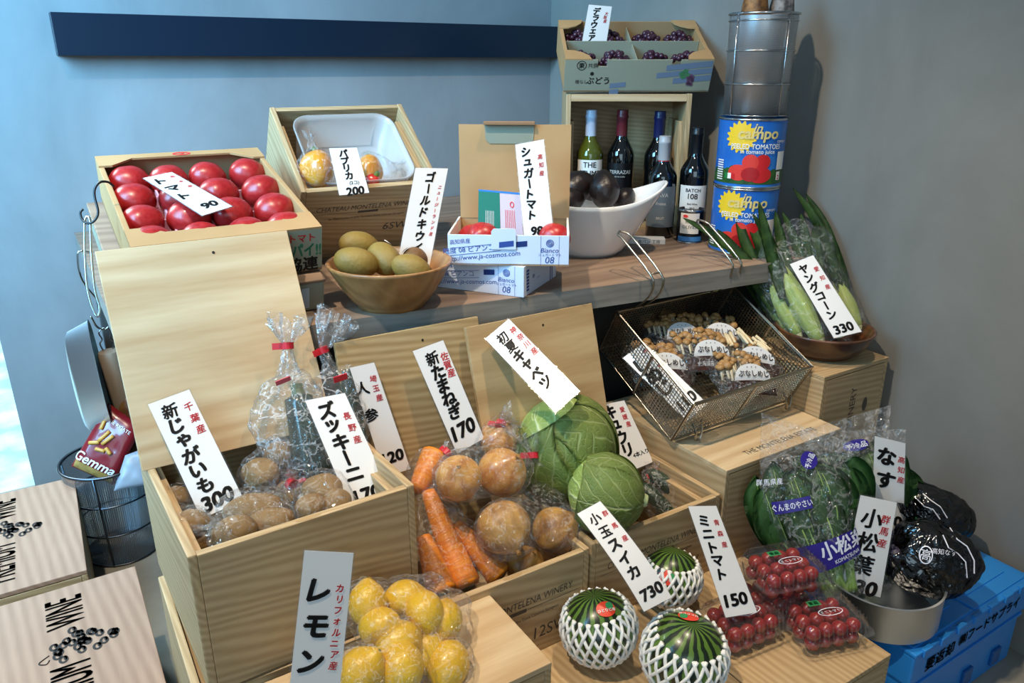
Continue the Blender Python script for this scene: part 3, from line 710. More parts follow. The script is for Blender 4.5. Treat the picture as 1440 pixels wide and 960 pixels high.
part('tuck_flap', bm, M_cardshade, ld)
bm = B(); box(bm, -.056, .041, D1-.016, D1-.001, H1+.178, H1+.184, .001); part('tuck_flap_edge', bm, plain('flap_brown', '#8b6a4c', .8), ld)
bm = B(); loft(bm, [[(x, y, z) for x, z in ((-.030, .030), (.014, .030), (.014, .062), (.010, .067), (-.026, .067), (-.030, .062))] for y in (-.0012, -.0030)], True, True, True); tf = part('front_tab', bm, M_boxblue, su)
bm = B(); mp = plane_map((0, -.0030, 0), (1, 0, 0), (0, 0, 1)); patch(bm, lambda u, v: mp(u, v+.12*u), -.016, .010, .035, .045, 1, 1); part('printed_patch', bm, M_blueink, tf)
SM = Matrix.LocRotScale(Vector(su.location), Matrix.Rotation(yu, 3, 'Z'), None)
for k, (x, y, lb) in enumerate(((-.050, .06, 'small orange red tomato at the left inside the open sugar tomato carton'), (.082, .06, 'small orange red tomato behind the sugar tomato card at the right'), (.03, .09, 'small red tomato in the middle of the open sugar tomato carton'), (-.075, .11, 'small red tomato at the back left of the sugar tomato carton'))):
    o = bpy.data.objects.new('tomato', tm[k % 3]); COL.objects.link(o); o.location = SM @ Vector((x, y, .026+.0135*(k < 2))); o.scale = (.03, .03, .03); o.rotation_euler = (.2, .1, k)
    tag(o, lb, 'tomato', 'sugar tomatoes')
# leaflet
bm = B(); c = aD(702, 303, depth(SM @ Vector((-.01, .075, .1)))); n = Vector((math.sin(yu)*-1*0-.5, -.8, .12)).normalized()
q = [onplane(x, y, c, n) for x, y in ((673, 266), (732, 271), (736, 334), (672, 330))]
ex, ez = (q[1]-q[0]).normalized(), (q[0]-q[3]).normalized()
def lf(u, v): return (q[3]*(1-u)+q[2]*u)*(1-v)+(q[0]*(1-u)+q[1]*u)*v
loft(bm, [[lf(0, 0), lf(1, 0), lf(1, 1), lf(0, 1)], [p-n*.0008 for p in (lf(0, 0), lf(1, 0), lf(1, 1), lf(0, 1))]], True, True, True)
le = single('leaflet', bm, plain('leaflet_pink', '#d9c6d2', .5), 'small green and pink leaflet standing in the open sugar tomato carton', 'leaflet', loc=lf(.5, 0), world=True)
bm = B(); patch(bm, lambda u, v: lf(u, v)+n*.0004, 0, .5, 0, .96, 1, 1); part('green_half', bm, plain('leaflet_green', '#1d7a68', .5), le, world=True)
bm = B(); patch(bm, lambda u, v: lf(u, v)+n*.0005, 0, 1, .96, 1, 1, 1); part('blue_strip', bm, plain('leaflet_blue', '#2f7fd0', .5), le, world=True)
bm = B(); mp = lambda u, v: lf(u, v)+n*.0009
for k in range(6): patch(bm, mp, .17+k*.035, .18+k*.035, .2, .55, 1, 1)
part('white_lettering', bm, M_whitebox, le, world=True)
bm = B()
for k in range(6): patch(bm, mp, .62+k*.04, .63+k*.04, .2, .6, 1, 1)
ringband(bm, mp, .78, .72, .05, .07, .02, 14); part('pink_lettering', bm, M_red, le, world=True)
price_card('tall white card priced 980 standing in the open sugar tomato carton', [(723, 202), (766, 194), (781, 338), (736, 338)], aD(752, 268, depth(SM @ Vector((.04, .06, .1)))), (-.45, -.86, .2),
           [('シュガートマト', .36, .10, .74, .25)], [('高知産', .80, .17, .33, .15)], ('980', .55, .90, .34))

# ================================================================ wine crate stood on end, bottles
WCd = aD(885, 134, 1.86); WC = Vector((WCd.x, WCd.y, TZ)); wy = R_(-32.4)
wc = thing('wine_crate', 'pine wine crate stood on end, open side forward, sheltering wine bottles', 'crate', WC, (0, 0, wy), 'wooden wine crates')
Wc, Dc, Hc, T = .305, .185, .331, .012
for s in (-1, 1):
    a, b = sorted((s*Wc/2, s*(Wc/2-T))); bm = B(); box(bm, a, b, 0, Dc, 0, Hc, .0015); part('side_board', bm, M_pz, wc)
    a, b = sorted((s*(Wc/2-T), s*(Wc/2-T-.010))); bm = B(); box(bm, a, b, .03, Dc-T, T, Hc*.80, .001); part('batten', bm, M_pz, wc)
bm = B(); box(bm, -Wc/2+T, Wc/2-T, 0, Dc, Hc-.018, Hc-.001, .001); part('top_board', bm, M_ppx, wc)
bm = B(); box(bm, -Wc/2+T, Wc/2-T, 0, Dc, 0, T, .001); part('bottom_board', bm, M_px, wc)
bm = B(); box(bm, -Wc/2+T, Wc/2-T, Dc-T, Dc, T, Hc-.018); part('back_board', bm, M_px, wc)

M_glassd = plain('dark_bottle_glass', '#07090a', .05, coat=.6, spec=.8)
M_glassg = plain('olive_bottle_glass', '#4d5215', .06, coat=.6, spec=.8)
def bottle(label, x, ytop, d, h, z, glass, cap, caplen, R=.034, group='wine bottles'):
    p = aD(x, ytop, d); o = thing('wine_bottle', label, 'bottle', (p.x, p.y, z), (0, 0, -math.atan2(p.x, p.y)), group)
    bm = B(); prof = [(R*.8, 0), (R, .004), (R, h*.60)]
    for k in range(1, 9): t = k/8; prof.append((R-(R-.0135)*(t*t*(3-2*t)), h*.60+h*.19*t))
    prof += [(.0132, h*.93), (.0145, h*.935), (.0145, h*.955), (.0132, h*.96), (.0132, h-.002), (.010, h)]
    lathe(bm, prof, 40); part('glass', bm, glass, o, smooth=True)
    bm = B(); lathe(bm, [(.0142, h-caplen), (.0142, h*.93), (.0152, h*.935), (.0152, h*.957), (.0142, h*.962), (.0142, h+.0005), (.012, h+.0015)], 32); part('capsule', bm, cap, o, angle=40)
    return o
def blabel(o, R, z0, z1, ang, mat, rows, ink=M_ink, name='label_front'):
    mp = cyl_map(R); bm = B(); patch(bm, mp, -ang*R, ang*R, z0, z1, 24, 1); l = part(name, bm, mat, o, smooth=True)
    mp2 = cyl_map(R, off=.0012); bm = B()
    for r in rows: text(bm, r[0], mp2, r[3] if len(r) > 3 else 0, r[1], r[2], bold=.02, sx=.95)
    part('label_lettering', bm, ink, l); return l
capm = lambda n, c: plain('capsule_'+n, c, .35)
b1 = bottle('olive green wine bottle with white capsule standing in the wine crate', 832, 153, 1.93, .277, TZ+.0122, M_glassg, capm('white', '#b9c7dc'), .062)
blabel(b1, .034, .05, .158, 1.15, M_whitebox, [('THE', .146, .019), ('STUMP', .125, .019), ('JUMP', .104, .019), ('CHARDONNAY', .085, .007)])
b2 = bottle('dark wine bottle with maroon capsule standing in the wine crate', 876, 153, 1.93, .277, TZ+.0122, M_glassd, capm('maroon', '#5e1d26'), .062)
blabel(b2, .034, .06, .150, 1.1, plain('label_black', '#0d0d10', .35), [('TERRAZAS', .128, .0125), ('de los andes', .117, .0055)], plain('label_silver', '#b8b4ae', .4))
b3 = bottle('dark wine bottle with navy capsule at the right of the wine crate', 929, 155, 1.925, .274, TZ+.0122, M_glassd, capm('navy', '#141c4a'), .075)
b4 = bottle('shorter dark wine bottle with silver neck foil in front of the wine crate', 936, 187, 1.81, .238, TZ, M_glassd, capm('silver', '#a9a9ab'), .062)
blabel(b4, .034, .028, .125, 1.2, plain('label_grey', '#5d666c', .4), [('CAVA', .105, .013), ('Freixa', .085, .010), ('BRUT', .05, .008)], plain('label_silver', '#b8b4ae', .4))
bm = B(); patch(bm, cyl_map(.0142), -.016, .016, .178, .183, 12, 1); part('red_neck_print', bm, M_red, b4)
b5 = bottle('dark wine bottle with white label beside the tomato tins', 982, 178, 1.80, .258, TZ, M_glassd, capm('black', '#0c0f14'), .06)
blabel(b5, .034, .058, .128, 1.05, M_whitebox, [('BATCH', .117, .0115), ('108', .103, .018), ('Red Wine', .085, .006), ('2015', .075, .006)])

# olive tin
def tin(label, loc, R, h, body, name='tin_can', yaw=None, cat='tin', group=None):
    o = thing(name, label, cat, loc, (0, 0, -math.atan2(loc[0], loc[1]) if yaw is None else yaw), group)
    bm = B(); prof = [(R*.9, .003), (R*.985, 0), (R*1.01, .002), (R, .005)]
    k = 22
    for i in range(k+1):
        z = .008+(h-.016)*i/k; prof.append((R-(.0006 if i % 2 else 0), z))
    prof += [(R, h-.005), (R*1.01, h-.002), (R*.985, h), (R*.95, h-.004)]
    lathe(bm, prof, 64); part('body', bm, body, o, angle=50)
    for z in (.002, h-.002):
        bm = B(); lathe(bm, [(R*.99, z-.0025), (R*1.018, z-.002), (R*1.018, z+.002), (R*.99, z+.0025)], 64, cap0=False, cap1=False); part('rim', bm, M_steel, o, smooth=True)
    return o
ol = tin('small black olive tin with white label in front of the wine bottle', aD(968, 338, 1.70)*1 if False else (lambda p: (p.x, p.y, TZ))(aZ(969, 339, TZ)), .031, .078, plain('olive_tin', '#0c1016', .3))
mp = cyl_map(.031, off=.0012); bm = B(); patch(bm, mp, -.025, .020, .024, .072, 20, 1); l = part('paper_label', bm, M_whitebox, ol)
bm = B(); mp2 = cyl_map(.031, off=.0020); text(bm, 'RIPE', mp2, -.002, .052, .010); text(bm, 'OLIVES', mp2, -.002, .040, .0105); part('label_lettering', bm, plain('olive_ink', '#3e4a44', .6), l)
bm = B(); disc(bm, mp2, -.012, .065, .006, .0035, 16, 1); part('red_badge', bm, M_red, l)
bm = B(); patch(bm, mp, -.030, .030, .006, .017, 20, 1); part('blue_band', bm, plain('olive_blue', '#3d7fc0', .4), ol)

# large tomato tins
cp = aZ(1041, 349, TZ); R = .0715; hC = .145
M_canblue = plain('tin_blue_print', '#1a5fb4', .3, col2='#2a78c8', noise_scale=9)
M_sun = plain('tin_yellow_print', '#e6c02a', .35); M_gold = plain('tin_gold_print', '#d8c27a', .35); M_tgreen = plain('tin_green_print', '#2f5e25', .4, col2='#1d3f1c', noise_scale=60); M_tred = plain('tin_red_print', '#c32225', .3)
for k, lb in enumerate(('blue tomato tin on the table, lower of the two', 'blue tomato tin stacked on the other tin, carrying the tall strainer')):
    o = tin(lb, (cp.x, cp.y, TZ+k*(hC+.0005)), R, hC, M_canblue, 'tomato_tin', -math.atan2(cp.x, cp.y)+.12*k, group='blue tomato tins')
    L1, L2, L3 = cyl_map(R, off=.0008), cyl_map(R, off=.0014), cyl_map(R, off=.0022)
    bm = B(); patch(bm, L1, -.11, .11, .010, .030, 40, 1)
    for q in range(15): disc(bm, L1, -.09+q*.0127+rnd.uniform(-.003, .003), .031+rnd.uniform(-.003, .008), .011, .011, 12, 2)
    part('green_print', bm, M_tgreen, o)
    bm = B(); disc(bm, L1, -.031, .108, .034, .034, 96, 3, .22, 16); part('sun_print', bm, M_sun, o)
    for u, v, a, b, mt in ((.016, .030, .026, .017, 'a'), (-.030, .034, .022, .017, 'b'), (-.006, .056, .017, .017, 'b'), (.020, .057, .017, .016, 'a'), (-.004, .031, .019, .015, 'c')):
        L4 = cyl_map(R, off=.0012+.0002*ord(mt)-.0194)
        bm = B(); disc(bm, L4, u, v, a, b, 24, 3); part('tomato_print', bm, {'a': M_tred, 'b': plain('tin_red_bright', '#d63a30', .3), 'c': plain('tin_red_deep', '#a8191e', .3)}[mt], o)
    bm = B(); text(bm, 'in', L3, .004, .127, .026, slant=.3, bold=.02); text(bm, 'campo', L3, .006, .109, .032, bold=.03, slant=.1); part('gold_lettering', bm, M_gold, o)
    bm = B(); text(bm, 'PEELED TOMATOES', L3, .004, .089, .0145, bold=.02, sx=.85); text(bm, 'in tomato juice', L3, .008, .077, .012, bold=.015); text(bm, 'campo', L3, .062, .098, .010)
    patch(bm, L3, .054, .078, .040, .078, 6, 1); patch(bm, L3, .056, .068, .018, .036, 4, 1)
    for q in range(9): patch(bm, L3, -.085, -.066, .016+q*.005, .0185+q*.005, 4, 1)
    patch(bm, L3, -.052, -.044, .020, .032, 3, 1); part('white_lettering', bm, M_whitebox, o)
    bm = B(); patch(bm, L3, -.060, -.052, .020, .032, 3, 1); part('flag_green', bm, plain('flag_green', '#1f7a3a', .4), o)
    bm = B(); patch(bm, L3, -.044, -.036, .020, .032, 3, 1); disc(bm, L3, .062, .024, .004, .005, 12, 1); part('flag_red', bm, M_tred, o)
# tall strainer on the tins
def strainer(label, loc, r0, r1, h, rings, nwire, mat, metal, name='wire_strainer', yaw=0, wire=.0016):
    o = thing(name, label, 'strainer', loc, (0, 0, yaw))
    bm = B(); n = 72; rr = [[Vector((r*math.cos(2*PI*i/n), r*math.sin(2*PI*i/n), z)) for i in range(n+1)] for r, z in ((r0, .004), (r1, h-.004))]
    vs = [[bm.verts.new(p) for p in q] for q in rr]; uv = bm.loops.layers.uv.new('uv')
    for i in range(n):
        f = bm.faces.new((vs[0][i], vs[0][i+1], vs[1][i+1], vs[1][i]))
        for l, (a, b) in zip(f.loops, ((i/n, 0), ((i+1)/n, 0), ((i+1)/n, 1), (i/n, 1))): l[uv].uv = (a, b)
    c = bm.verts.new((0, 0, .004)); 
    for i in range(n):
        f = bm.faces.new((c, vs[0][i+1], vs[0][i]))
        for l, a in zip(f.loops, (0, 1, 1)): l[uv].uv = (i/n, a*.3)
    part('mesh_wall', bm, mat, o, smooth=True)
    for z in rings:
        r = r0+(r1-r0)*z/h+.0015; bm = B(); tube(bm, [(r*math.cos(2*PI*i/64), r*math.sin(2*PI*i/64), z) for i in range(64)], wire if z < h-.01 else wire*1.7, 8, True); part('hoop', bm, metal, o, smooth=True)
    for k in range(nwire):
        a = 2*PI*(k+.18)/nwire; bm = B(); tube(bm, [((r0+.003)*math.cos(a), (r0+.003)*math.sin(a), .002), ((r1+.003)*math.cos(a), (r1+.003)*math.sin(a), h)], wire, 8); part('upright_wire', bm, metal, o, smooth=True)
    return o
sz = TZ+2*hC+.003
M_mesh1 = mesh_mat('strainer_cloth', '#b4b5b6', 150, 75, .33)
strainer('tall steel mesh strainer standing on the blue tomato tins', (cp.x, cp.y, sz), .066, .069, .203, (.003, .066, .132, .190, .203), 4, M_mesh1, M_steel, yaw=-.35)
bm = B(); blob(bm, (.030, .030, .105), 4, .05, 3, 1.0); single('cured_sausage', bm, plain('sausage_brown', '#4e2e16', .6, col2='#9a6c38', noise_scale=60, bump=.5, bump_scale=120), 'mottled brown cured sausage standing in the tall strainer', 'sausage', loc=(cp.x-.022, cp.y+.004, sz+.165), rot=(0, -.05, 0), smooth=True)
bm = B(); blob(bm, (.029, .029, .105), 4, .05, 3, 2.0); single('cured_sausage', bm, plain('sausage_grey', '#3f3b3a', .6, col2='#8f8884', noise_scale=70, bump=.5, bump_scale=120), 'mould-grey cured sausage standing in the tall strainer', 'sausage', loc=(cp.x+.030, cp.y-.016, sz+.165), rot=(0, .06, 0), smooth=True)

# ================================================================ white boat bowl with avocados
wb = aZ(826, 354, TZ); yaw = -YAW-.02
bm = B(); n = 72; rings = []
def wring(t, off):
    out = []
    for i in range(n):
        a = 2*PI*i/n; ca, sa = math.cos(a), math.sin(a)
        rx = .070+(.170-.070)*t**.85-off; ry = .060+(.104-.060)*t**.7-off
        z = (.116+.042*abs(ca)**2.6)*t+off*.6*(1-t)
        out.append((rx*ca, ry*sa, z))
    return out
rings = [[(x*.6, y*.6, .002) for x, y, z in wring(0, 0)]]+[wring(k/12, 0) for k in range(13)]
rings += [[(x, y, z+.0015) for x, y, z in wring(1, .003)]]+[wring(k/12, .006) for k in range(12, 0, -1)]+[[(x*.4, y*.4, .008) for x, y, z in wring(0, .006)]]
loft(bm, rings, True, True, True)
single('oval_bowl', bm, M_ceramic, 'white boat-shaped ceramic bowl with raised tips holding avocados', 'bowl', loc=wb, rot=(0, 0, yaw), smooth=True)
M_avo = plain('avocado_skin', '#0c0707', .36, col2='#1d1110', noise_scale=9, bump=.25, bump_scale=110)
for lb, x, y, dd, r, rot in (('black avocado at the left of the white bowl', 812, 262, .02, .036, (.3, 1.2, .5)), ('large round black avocado in front, centre of the white bowl', 850, 266, -.02, .034, (-.4, .2, 0)), ('small avocado at the right of the white bowl', 878, 279, .02, .024, (.2, 1.0, .4)), ('avocado lying low at the left front of the white bowl', 800, 282, -.02, .030, (.1, 1.4, 0)), ('avocado behind the large round one in the white bowl', 838, 262, .05, .030, (.9, .4, 1))):
    bm = B(); blob(bm, (r, r, r*1.3), 4, .03, 2, x, f=lambda d, p: Vector((p.x*(1-.22*max(d.z, 0)), p.y*(1-.22*max(d.z, 0)), p.z)))
    single('avocado', bm, M_avo, lb, 'avocado', loc=aD(x, y, depth(wb)+dd), rot=rot, group='avocados in the white bowl', smooth=True)
bm = B(); box(bm, -.05, .05, -.0, .035, 0, .012, .0008)
pl = thing('paper_packet', 'low printed paper packet half hidden behind the white bowl', 'packet', aZ(905, 343, TZ), (0, 0, -YAW-.1)); part('body', bm, M_whitebox, pl)
bm = B(); text(bm, '食パン 工房', plane_map((0, 0, 0), (1, 0, 0), (0, 0, 1)), .012, .006, .010); part('black_lettering', bm, M_ink, pl)

# ================================================================ grape carton on the wine crate
gy, gt = R_(-30), R_(24); Wg, Dg, Hg = .352, .232, .079
gp = WC+V(0, 0, Hc+.004)+Matrix.Rotation(wy, 3, 'Z') @ Vector((.016, .002, 0))
gb = thing('grape_carton', 'tilted cardboard carton of dark grapes on top of the wine crate', 'carton', gp, (gt, 0, gy))
GM = Matrix.LocRotScale(gp, Matrix.Rotation(gy, 3, 'Z') @ Matrix.Rotation(gt, 3, 'X'), None)
bm = B(); hh = Wg/2
outl = [(-hh, 0), (hh, 0), (hh, Hg)]
for x in (.088, -.088+.0): outl += [(x+.011, Hg), (x+.011, Hg-.016), (x-.011, Hg-.016), (x-.011, Hg)]
outl.append((-hh, Hg))
a = [bm.verts.new((x, 0, z)) for x, z in outl]; b = [bm.verts.new((x, .004, z)) for x, z in outl]
bm.faces.new(a); bm.faces.new(b[::-1])
for i in range(len(outl)): j = (i+1) % len(outl); bm.faces.new((a[j], a[i], b[i], b[j]))
gf = part('front_panel', bm, M_cardshade, gb)
bm = B(); box(bm, -hh, hh, Dg-.004, Dg, 0, Hg); part('back_panel', bm, M_cardin, gb)
bm = B(); box(bm, -hh, hh, 0, Dg, 0, .004); part('bottom', bm, M_card, gb)
for s in (-1, 1):
    x0, x1 = sorted((s*hh, s*(hh-.009))); bm = B(); box(bm, x0, x1, .004, Dg-.004, 0, Hg+.001, .001); part('side_panel', bm, M_card, gb)
bm = B(); box(bm, -hh+.01, hh-.01, Dg*.52, Dg*.52+.003, .004, Hg-.006); part('divider', bm, M_cardshade, gb)
bm = B(); box(bm, -.0015, .0015, .004, Dg-.004, .004, Hg-.014); part('divider', bm, M_cardshade, gb)
for sx in (-1, 1):
    for yy, sy in ((.0, 1), (Dg, -1)):
        bm = B(); pts = [(sx*hh, yy), (sx*(hh-.062), yy)]+[(sx*(hh-.062*math.cos(q)), yy+sy*.052*math.sin(q)) for q in (PI/8, PI/4, 3*PI/8, PI/2)]
        lo = [bm.verts.new((x, y, Hg)) for x, y in pts]; hi = [bm.verts.new((x, y, Hg+.003)) for x, y in pts]; bm.faces.new(lo); bm.faces.new(hi)
        for i in range(len(pts)): j = (i+1) % len(pts); bm.faces.new((lo[i], lo[j], hi[j], hi[i]))
        bmesh.ops.recalc_face_normals(bm, faces=bm.faces); part('corner_flap', bm, M_card, gb)
mp = plane_map((0, 0, 0), (1, 0, 0), (0, 0, 1))
bm = B(); ringband(bm, mp, -.137, .066, .0115, .0115, .0016); text(bm, '東', mp, -.137, .066, .0145, bold=.02); text(bm, '共撰', mp, -.110, .066, .0125); text(bm, '種なし', mp, -.135, .026, .0105); text(bm, 'ぶどう', mp, -.096, .029, .0195, bold=.02)
disc(bm, mp, -.111, .046, .0045, .0045, 16, 1); part('black_lettering', bm, M_ink, gf)
bm = B()
for u0, u1, v0, v1 in ((.065, .174, .056, .070), (.044, .176, .040, .053), (.085, .176, .022, .036), (-.066, -.028, .026, .038), (-.066, -.044, .008, .022)):
    patch(bm, lambda u, v: plane_map((0, 0, 0), (1, 0, 0), (0, 0, 1), .0005)(u, v+.10*(u-.1)*1.0), u0, u1, v0, v1, 2, 1)
part('blue_stripe_print', bm, plain('stripe_blue', '#66788f', .75), gf)
bm = B(); 
for k in range(16): disc(bm, plane_map((0, 0, 0), (1, 0, 0), (0, 0, 1), .0011), .126+rnd.uniform(-.010, .010)*(1-abs(k/15-.35)), .040-.022*k/15+rnd.uniform(-.003, .003), .0042, .0042, 12, 1)
part('grape_print', bm, plain('grape_print', '#6b4a63', .6), gf)
bm = B()
for u, v in ((.104, .046), (.112, .052), (.108, .038), (.118, .043)): disc(bm, plane_map((0, 0, 0), (1, 0, 0), (0, 0, 1), .0010), u, v, .008, .006, 24, 2, .3, 5)
part('leaf_print', bm, plain('leaf_print', '#3f7a4e', .6), gf)
M_grape = plain('grape_skin', '#2a1826', .3, col2='#4a2238', noise_scale=30)
gr = to_mesh('grape', blob(B(), (1, 1, 1), 2), M_grape, True)
names = [('front left', -.088, .055), ('front right', .088, .055), ('back left', -.088, .175), ('back right', .088, .175)]
for nm, cx, cy in names:
    for s, sd in ((-1, 'left'), (1, 'right')):
        x0 = cx+s*.040; o = thing('grape_bunch', f'bunch of dark grapes in the {nm} compartment of the grape carton, its {sd} half', 'grapes', GM @ Vector((x0, cy, .006)), (gt, 0, gy), 'grape bunches in the carton')
        bm = B(); tube(bm, [(-.03, 0, .034), (0, 0, .038), (.03, 0, .034)], .002, 6); part('stem', bm, plain('grape_stem', '#5d5a2e', .6), o)
        for k in range(40):
            g = bpy.data.objects.new('grape', gr); COL.objects.link(g); g.parent = o; r = .0072
            a = rnd.uniform(0, 2*PI); q = math.sqrt(rnd.random()); zz = .036+.024*(1-q*q)+rnd.uniform(-.004, .006)
            g.location = (.036*q*math.cos(a), .047*q*math.sin(a), zz); g.scale = (r, r, r)
price_card('small white card standing in the back left of the grape carton', [(827, 5), (862, 8), (854, 60), (817, 60)], GM @ Vector((-.07, .155, .08)), (-.4, -.9, -.1),
           [('デラウェア', .38, .17, .88, .24)], [('大阪産', .78, .22, .42, .14)])
# ================================================================ potatoes and zucchini
M_pot = plain('potato_skin', '#7d5c30', .6, col2='#9b7944', noise_scale=14, bump=.25, bump_scale=80)
pk = {}
def potato(lb, c, rx, ry, rz, rot, grp):
    bm = B(); blob(bm, (rx, ry, rz), 4, .10, 1.3, c[0]*40)
    return single('potato', bm, M_pot, lb, 'potato', loc=c, rot=rot, group=grp, smooth=True)
P_ = []
spec = [('round potato in the clear bag under the red tape, right of the potato card', 367, 667, 1.03, .026, .029, .025), ('round potato at the lower right in the same taped bag beside the zucchini', 409, 697, 1.00, .024, .026, .024),
        ('potato half shaded under the taped potato bag', 392, 640, 1.06, .022, .024, .022),
        ('long potato lying in front of the taped bag', 357, 716, .955, .040, .022, .022), ('potato against the front board, middle of the potato crate', 381, 737, .92, .034, .022, .022), ('potato against the front board at the left, under wrinkled film', 330, 748, .90, .030, .022, .02),
        ('potato behind the front board near the zucchini card', 454, 690, .95, .030, .024, .025), ('small potato tucked at the foot of the zucchini card', 473, 708, .92, .022, .02, .02), ('potato low behind the front board beside the zucchini card', 437, 714, .92, .022, .02, .02),
        ('small potato by the left side board of the crate', 250, 700, 1.06, .017, .019, .017), ('potato in shade under the left edge of the potato card', 270, 737, .975, .024, .02, .02), ('potato at the rear left corner of the crate', 262, 682, 1.12, .02, .018, .018)]
for lb, x, y, Y, a, b, c in spec: P_.append(potato(lb, aY(x, y, Y), a, b, c, (rnd.uniform(-.2, .2), rnd.uniform(-.2, .2), rnd.uniform(-.5, .5)), 'potatoes in the crate'))
for i in range(5):
    for j in range(5):
        potato('potato of the lower layer buried in the potato crate', (.125+.050*i+rnd.uniform(-.005, .005), .885+.055*j, .430+rnd.uniform(-.004, .012)+(.028 if j > 0 else .02)), .027, .024, .023, (0, 0, rnd.random()*3), 'buried potatoes in the crate')
T1 = aY(402, 669, 1.02)
bag('clear bag with red tape around the round potatoes', balls_of(P_[0:3]), T1+V(0, -.03, .0), T1+V(-.022, -.045, .02), .022, 'potato bags', M_film2, seed=1.1, crumple=.005, grow=.006)
bag('wrinkled clear bag over the long potatoes along the front board', balls_of(P_[3:6]), aY(318, 742, .90), aY(300, 752, .885), .02, 'potato bags', M_film2, seed=2.1, tape=None, crumple=.006, grow=.005)
bag('clear bag around the potatoes at the foot of the zucchini card', balls_of(P_[6:9]), None, None, .02, 'potato bags', M_film2, seed=3.1, crumple=.006, grow=.005)
bag('clear bag around the small potatoes at the left side board', balls_of(P_[9:11]), None, None, .02, 'potato bags', M_film2, seed=4.1, crumple=.005, grow=.005)
M_zuc = plain('zucchini_skin', '#14231a', .22, col2='#22382a', noise_scale=22, coat=.4, stretch=(4, 4, .5))
def zucchini(lb, a, b, r):
    a, b = Vector(a), Vector(b); L = (b-a).length; q = (b-a).to_track_quat('Z', 'Y').to_euler(); bm = B()
    prof = [(r*.3, 0)]+[(r*(1-.22*(k/14))*(1 if k else .8), .004+L*.9*k/14) for k in range(15)]
    lathe(bm, prof+[(r*.45, L*.95)], 28, f=lambda p, t, k: Vector((p.x*(1+.03*math.cos(5*t)), p.y*(1+.03*math.cos(5*t)), p.z)))
    o = single('zucchini', bm, M_zuc, lb, 'zucchini', loc=a, rot=q, smooth=True, group='zucchini in the crate')
    bm = B(); lathe(bm, [(r*.44, L*.94), (r*.34, L*1.0), (r*.36, L*1.05)], 10); part('stem', bm, plain('zucchini_stem', '#4c5a34', .5), o); return o
z1 = zucchini('large dark zucchini upright left of its price card', aY(446, 700, 1.0), aY(418, 548, 1.09), .027)
z2 = zucchini('dark zucchini standing behind the zucchini price card', aY(470, 690, 1.06), aY(443, 575, 1.12), .024)
z3 = zucchini('short zucchini end showing between two red tapes above the zucchini card', aY(500, 640, 1.08), aY(485, 510, 1.13), .022)
def zb(lb, zs, extra, tie, fl, seed, rA, rF=.03): bag(lb, sum([balls_of([z], 6) for z in zs], [])+extra, tie, fl, rA, 'zucchini bags', M_film3, seed=seed, crumple=.006, grow=.005, rF=rF)
c = aY(385, 590, 1.06)
zb('large crinkled clear bag with red tape left of the zucchini', [], [(c.x, c.y, c.z, .030), *[(p.x, p.y, p.z, r) for p, r in ((aY(392, 560, 1.08), .024), (aY(400, 620, 1.05), .030), (aY(425, 590, 1.06), .036), (aY(440, 640, 1.03), .036), (aY(415, 548, 1.09), .026))]], aY(404, 486, 1.10), aY(404, 448, 1.115), 5.0, .024)
zb('crinkled clear bag with red tape and tall flared mouth behind the zucchini card', [z3], [tuple(aY(462, 545, 1.12))+(.024,)], aY(454, 492, 1.14), aY(474, 444, 1.15), 6.0, .022, .034)
bm = B(); q = aY(474, 527, 1.085); box(bm, -.011, .011, -.001, .001, -.005, .005); single('tape_strip', bm, M_tape, 'red tape strip across the zucchini end behind the zucchini card', 'tape', loc=q+V(0, -.015, 0), rot=(.1, -.12, 0))
bm = B(); q = aY(397, 534, 1.045); box(bm, -.011, .011, -.001, .001, -.0035, .0035); single('tape_strip', bm, plain('tape_pink', '#c2525c', .4), 'faded red tape strip seen through the large crinkled zucchini bag', 'tape', loc=q+V(0, -.004, 0), rot=(.1, -.2, 0))
price_card('white card priced 300 leaning in the potatoes', [(205, 567.5), (267, 545), (346, 703), (282, 732.5)], aY(276, 640, 1.045), (.02, -.80, .60),
           [('新じゃがいも', .40, .12, .76, .30)], [('千葉産', .80, .14, .34, .19)], ('300', .50, .90, .42))
price_card('white card in the potato crate leaning on the zucchini, price cut by the front board', [(426, 561.6), (486, 550), (560, 712), (497, 731)], aY(490, 640, .965), (.0, -.82, .55),
           [('ズッキーニ', .40, .12, .66, .32)], [('長野産', .78, .20, .40, .17)], ('170', .50, .84, .40))

# ================================================================ carrots and onions
M_car = plain('carrot_skin', '#d8730f', .4, col2='#ec962c', noise_scale=20, bump=.2, bump_scale=50, stretch=(.4, .4, 8), coat=.15)
cr = []
for lb, a, b, r in (('carrot lying in front at the left end of the onion crate', aY(595, 752, .93), aY(623, 835, .86), .023), ('longest bright carrot in the middle of the carrot bag', aY(601, 688, .99), aY(657, 828, .865), .024),
                    ('carrot at the right of the carrot bag under the onions', aY(640, 735, .94), aY(704, 812, .862), .021), ('carrot standing at the back under the carrot card', aY(585, 690, 1.0), aY(614, 640, 1.04), .026)):
    L = (b-a).length; bm = B(); prof = [(.002, 0)]+[((.45+.55*(k/16)**.7)*r*(1+.015*math.sin(k*2.1)), L*(.02+.93*k/16)) for k in range(17)]+[(r*.8, L*.985), (r*.35, L)]
    lathe(bm, prof, 24); o = single('carrot', bm, M_car, lb, 'carrot', loc=a, rot=(b-a).to_track_quat('Z', 'Y').to_euler(), group='carrots in the crate', smooth=True)
    bm = B(); lathe(bm, [(r*.72, L*.975), (r*.5, L*1.01), (r*.2, L*1.02)], 12); part('crown', bm, plain('carrot_crown', '#6d6a36', .7), o, smooth=True); cr.append(o)
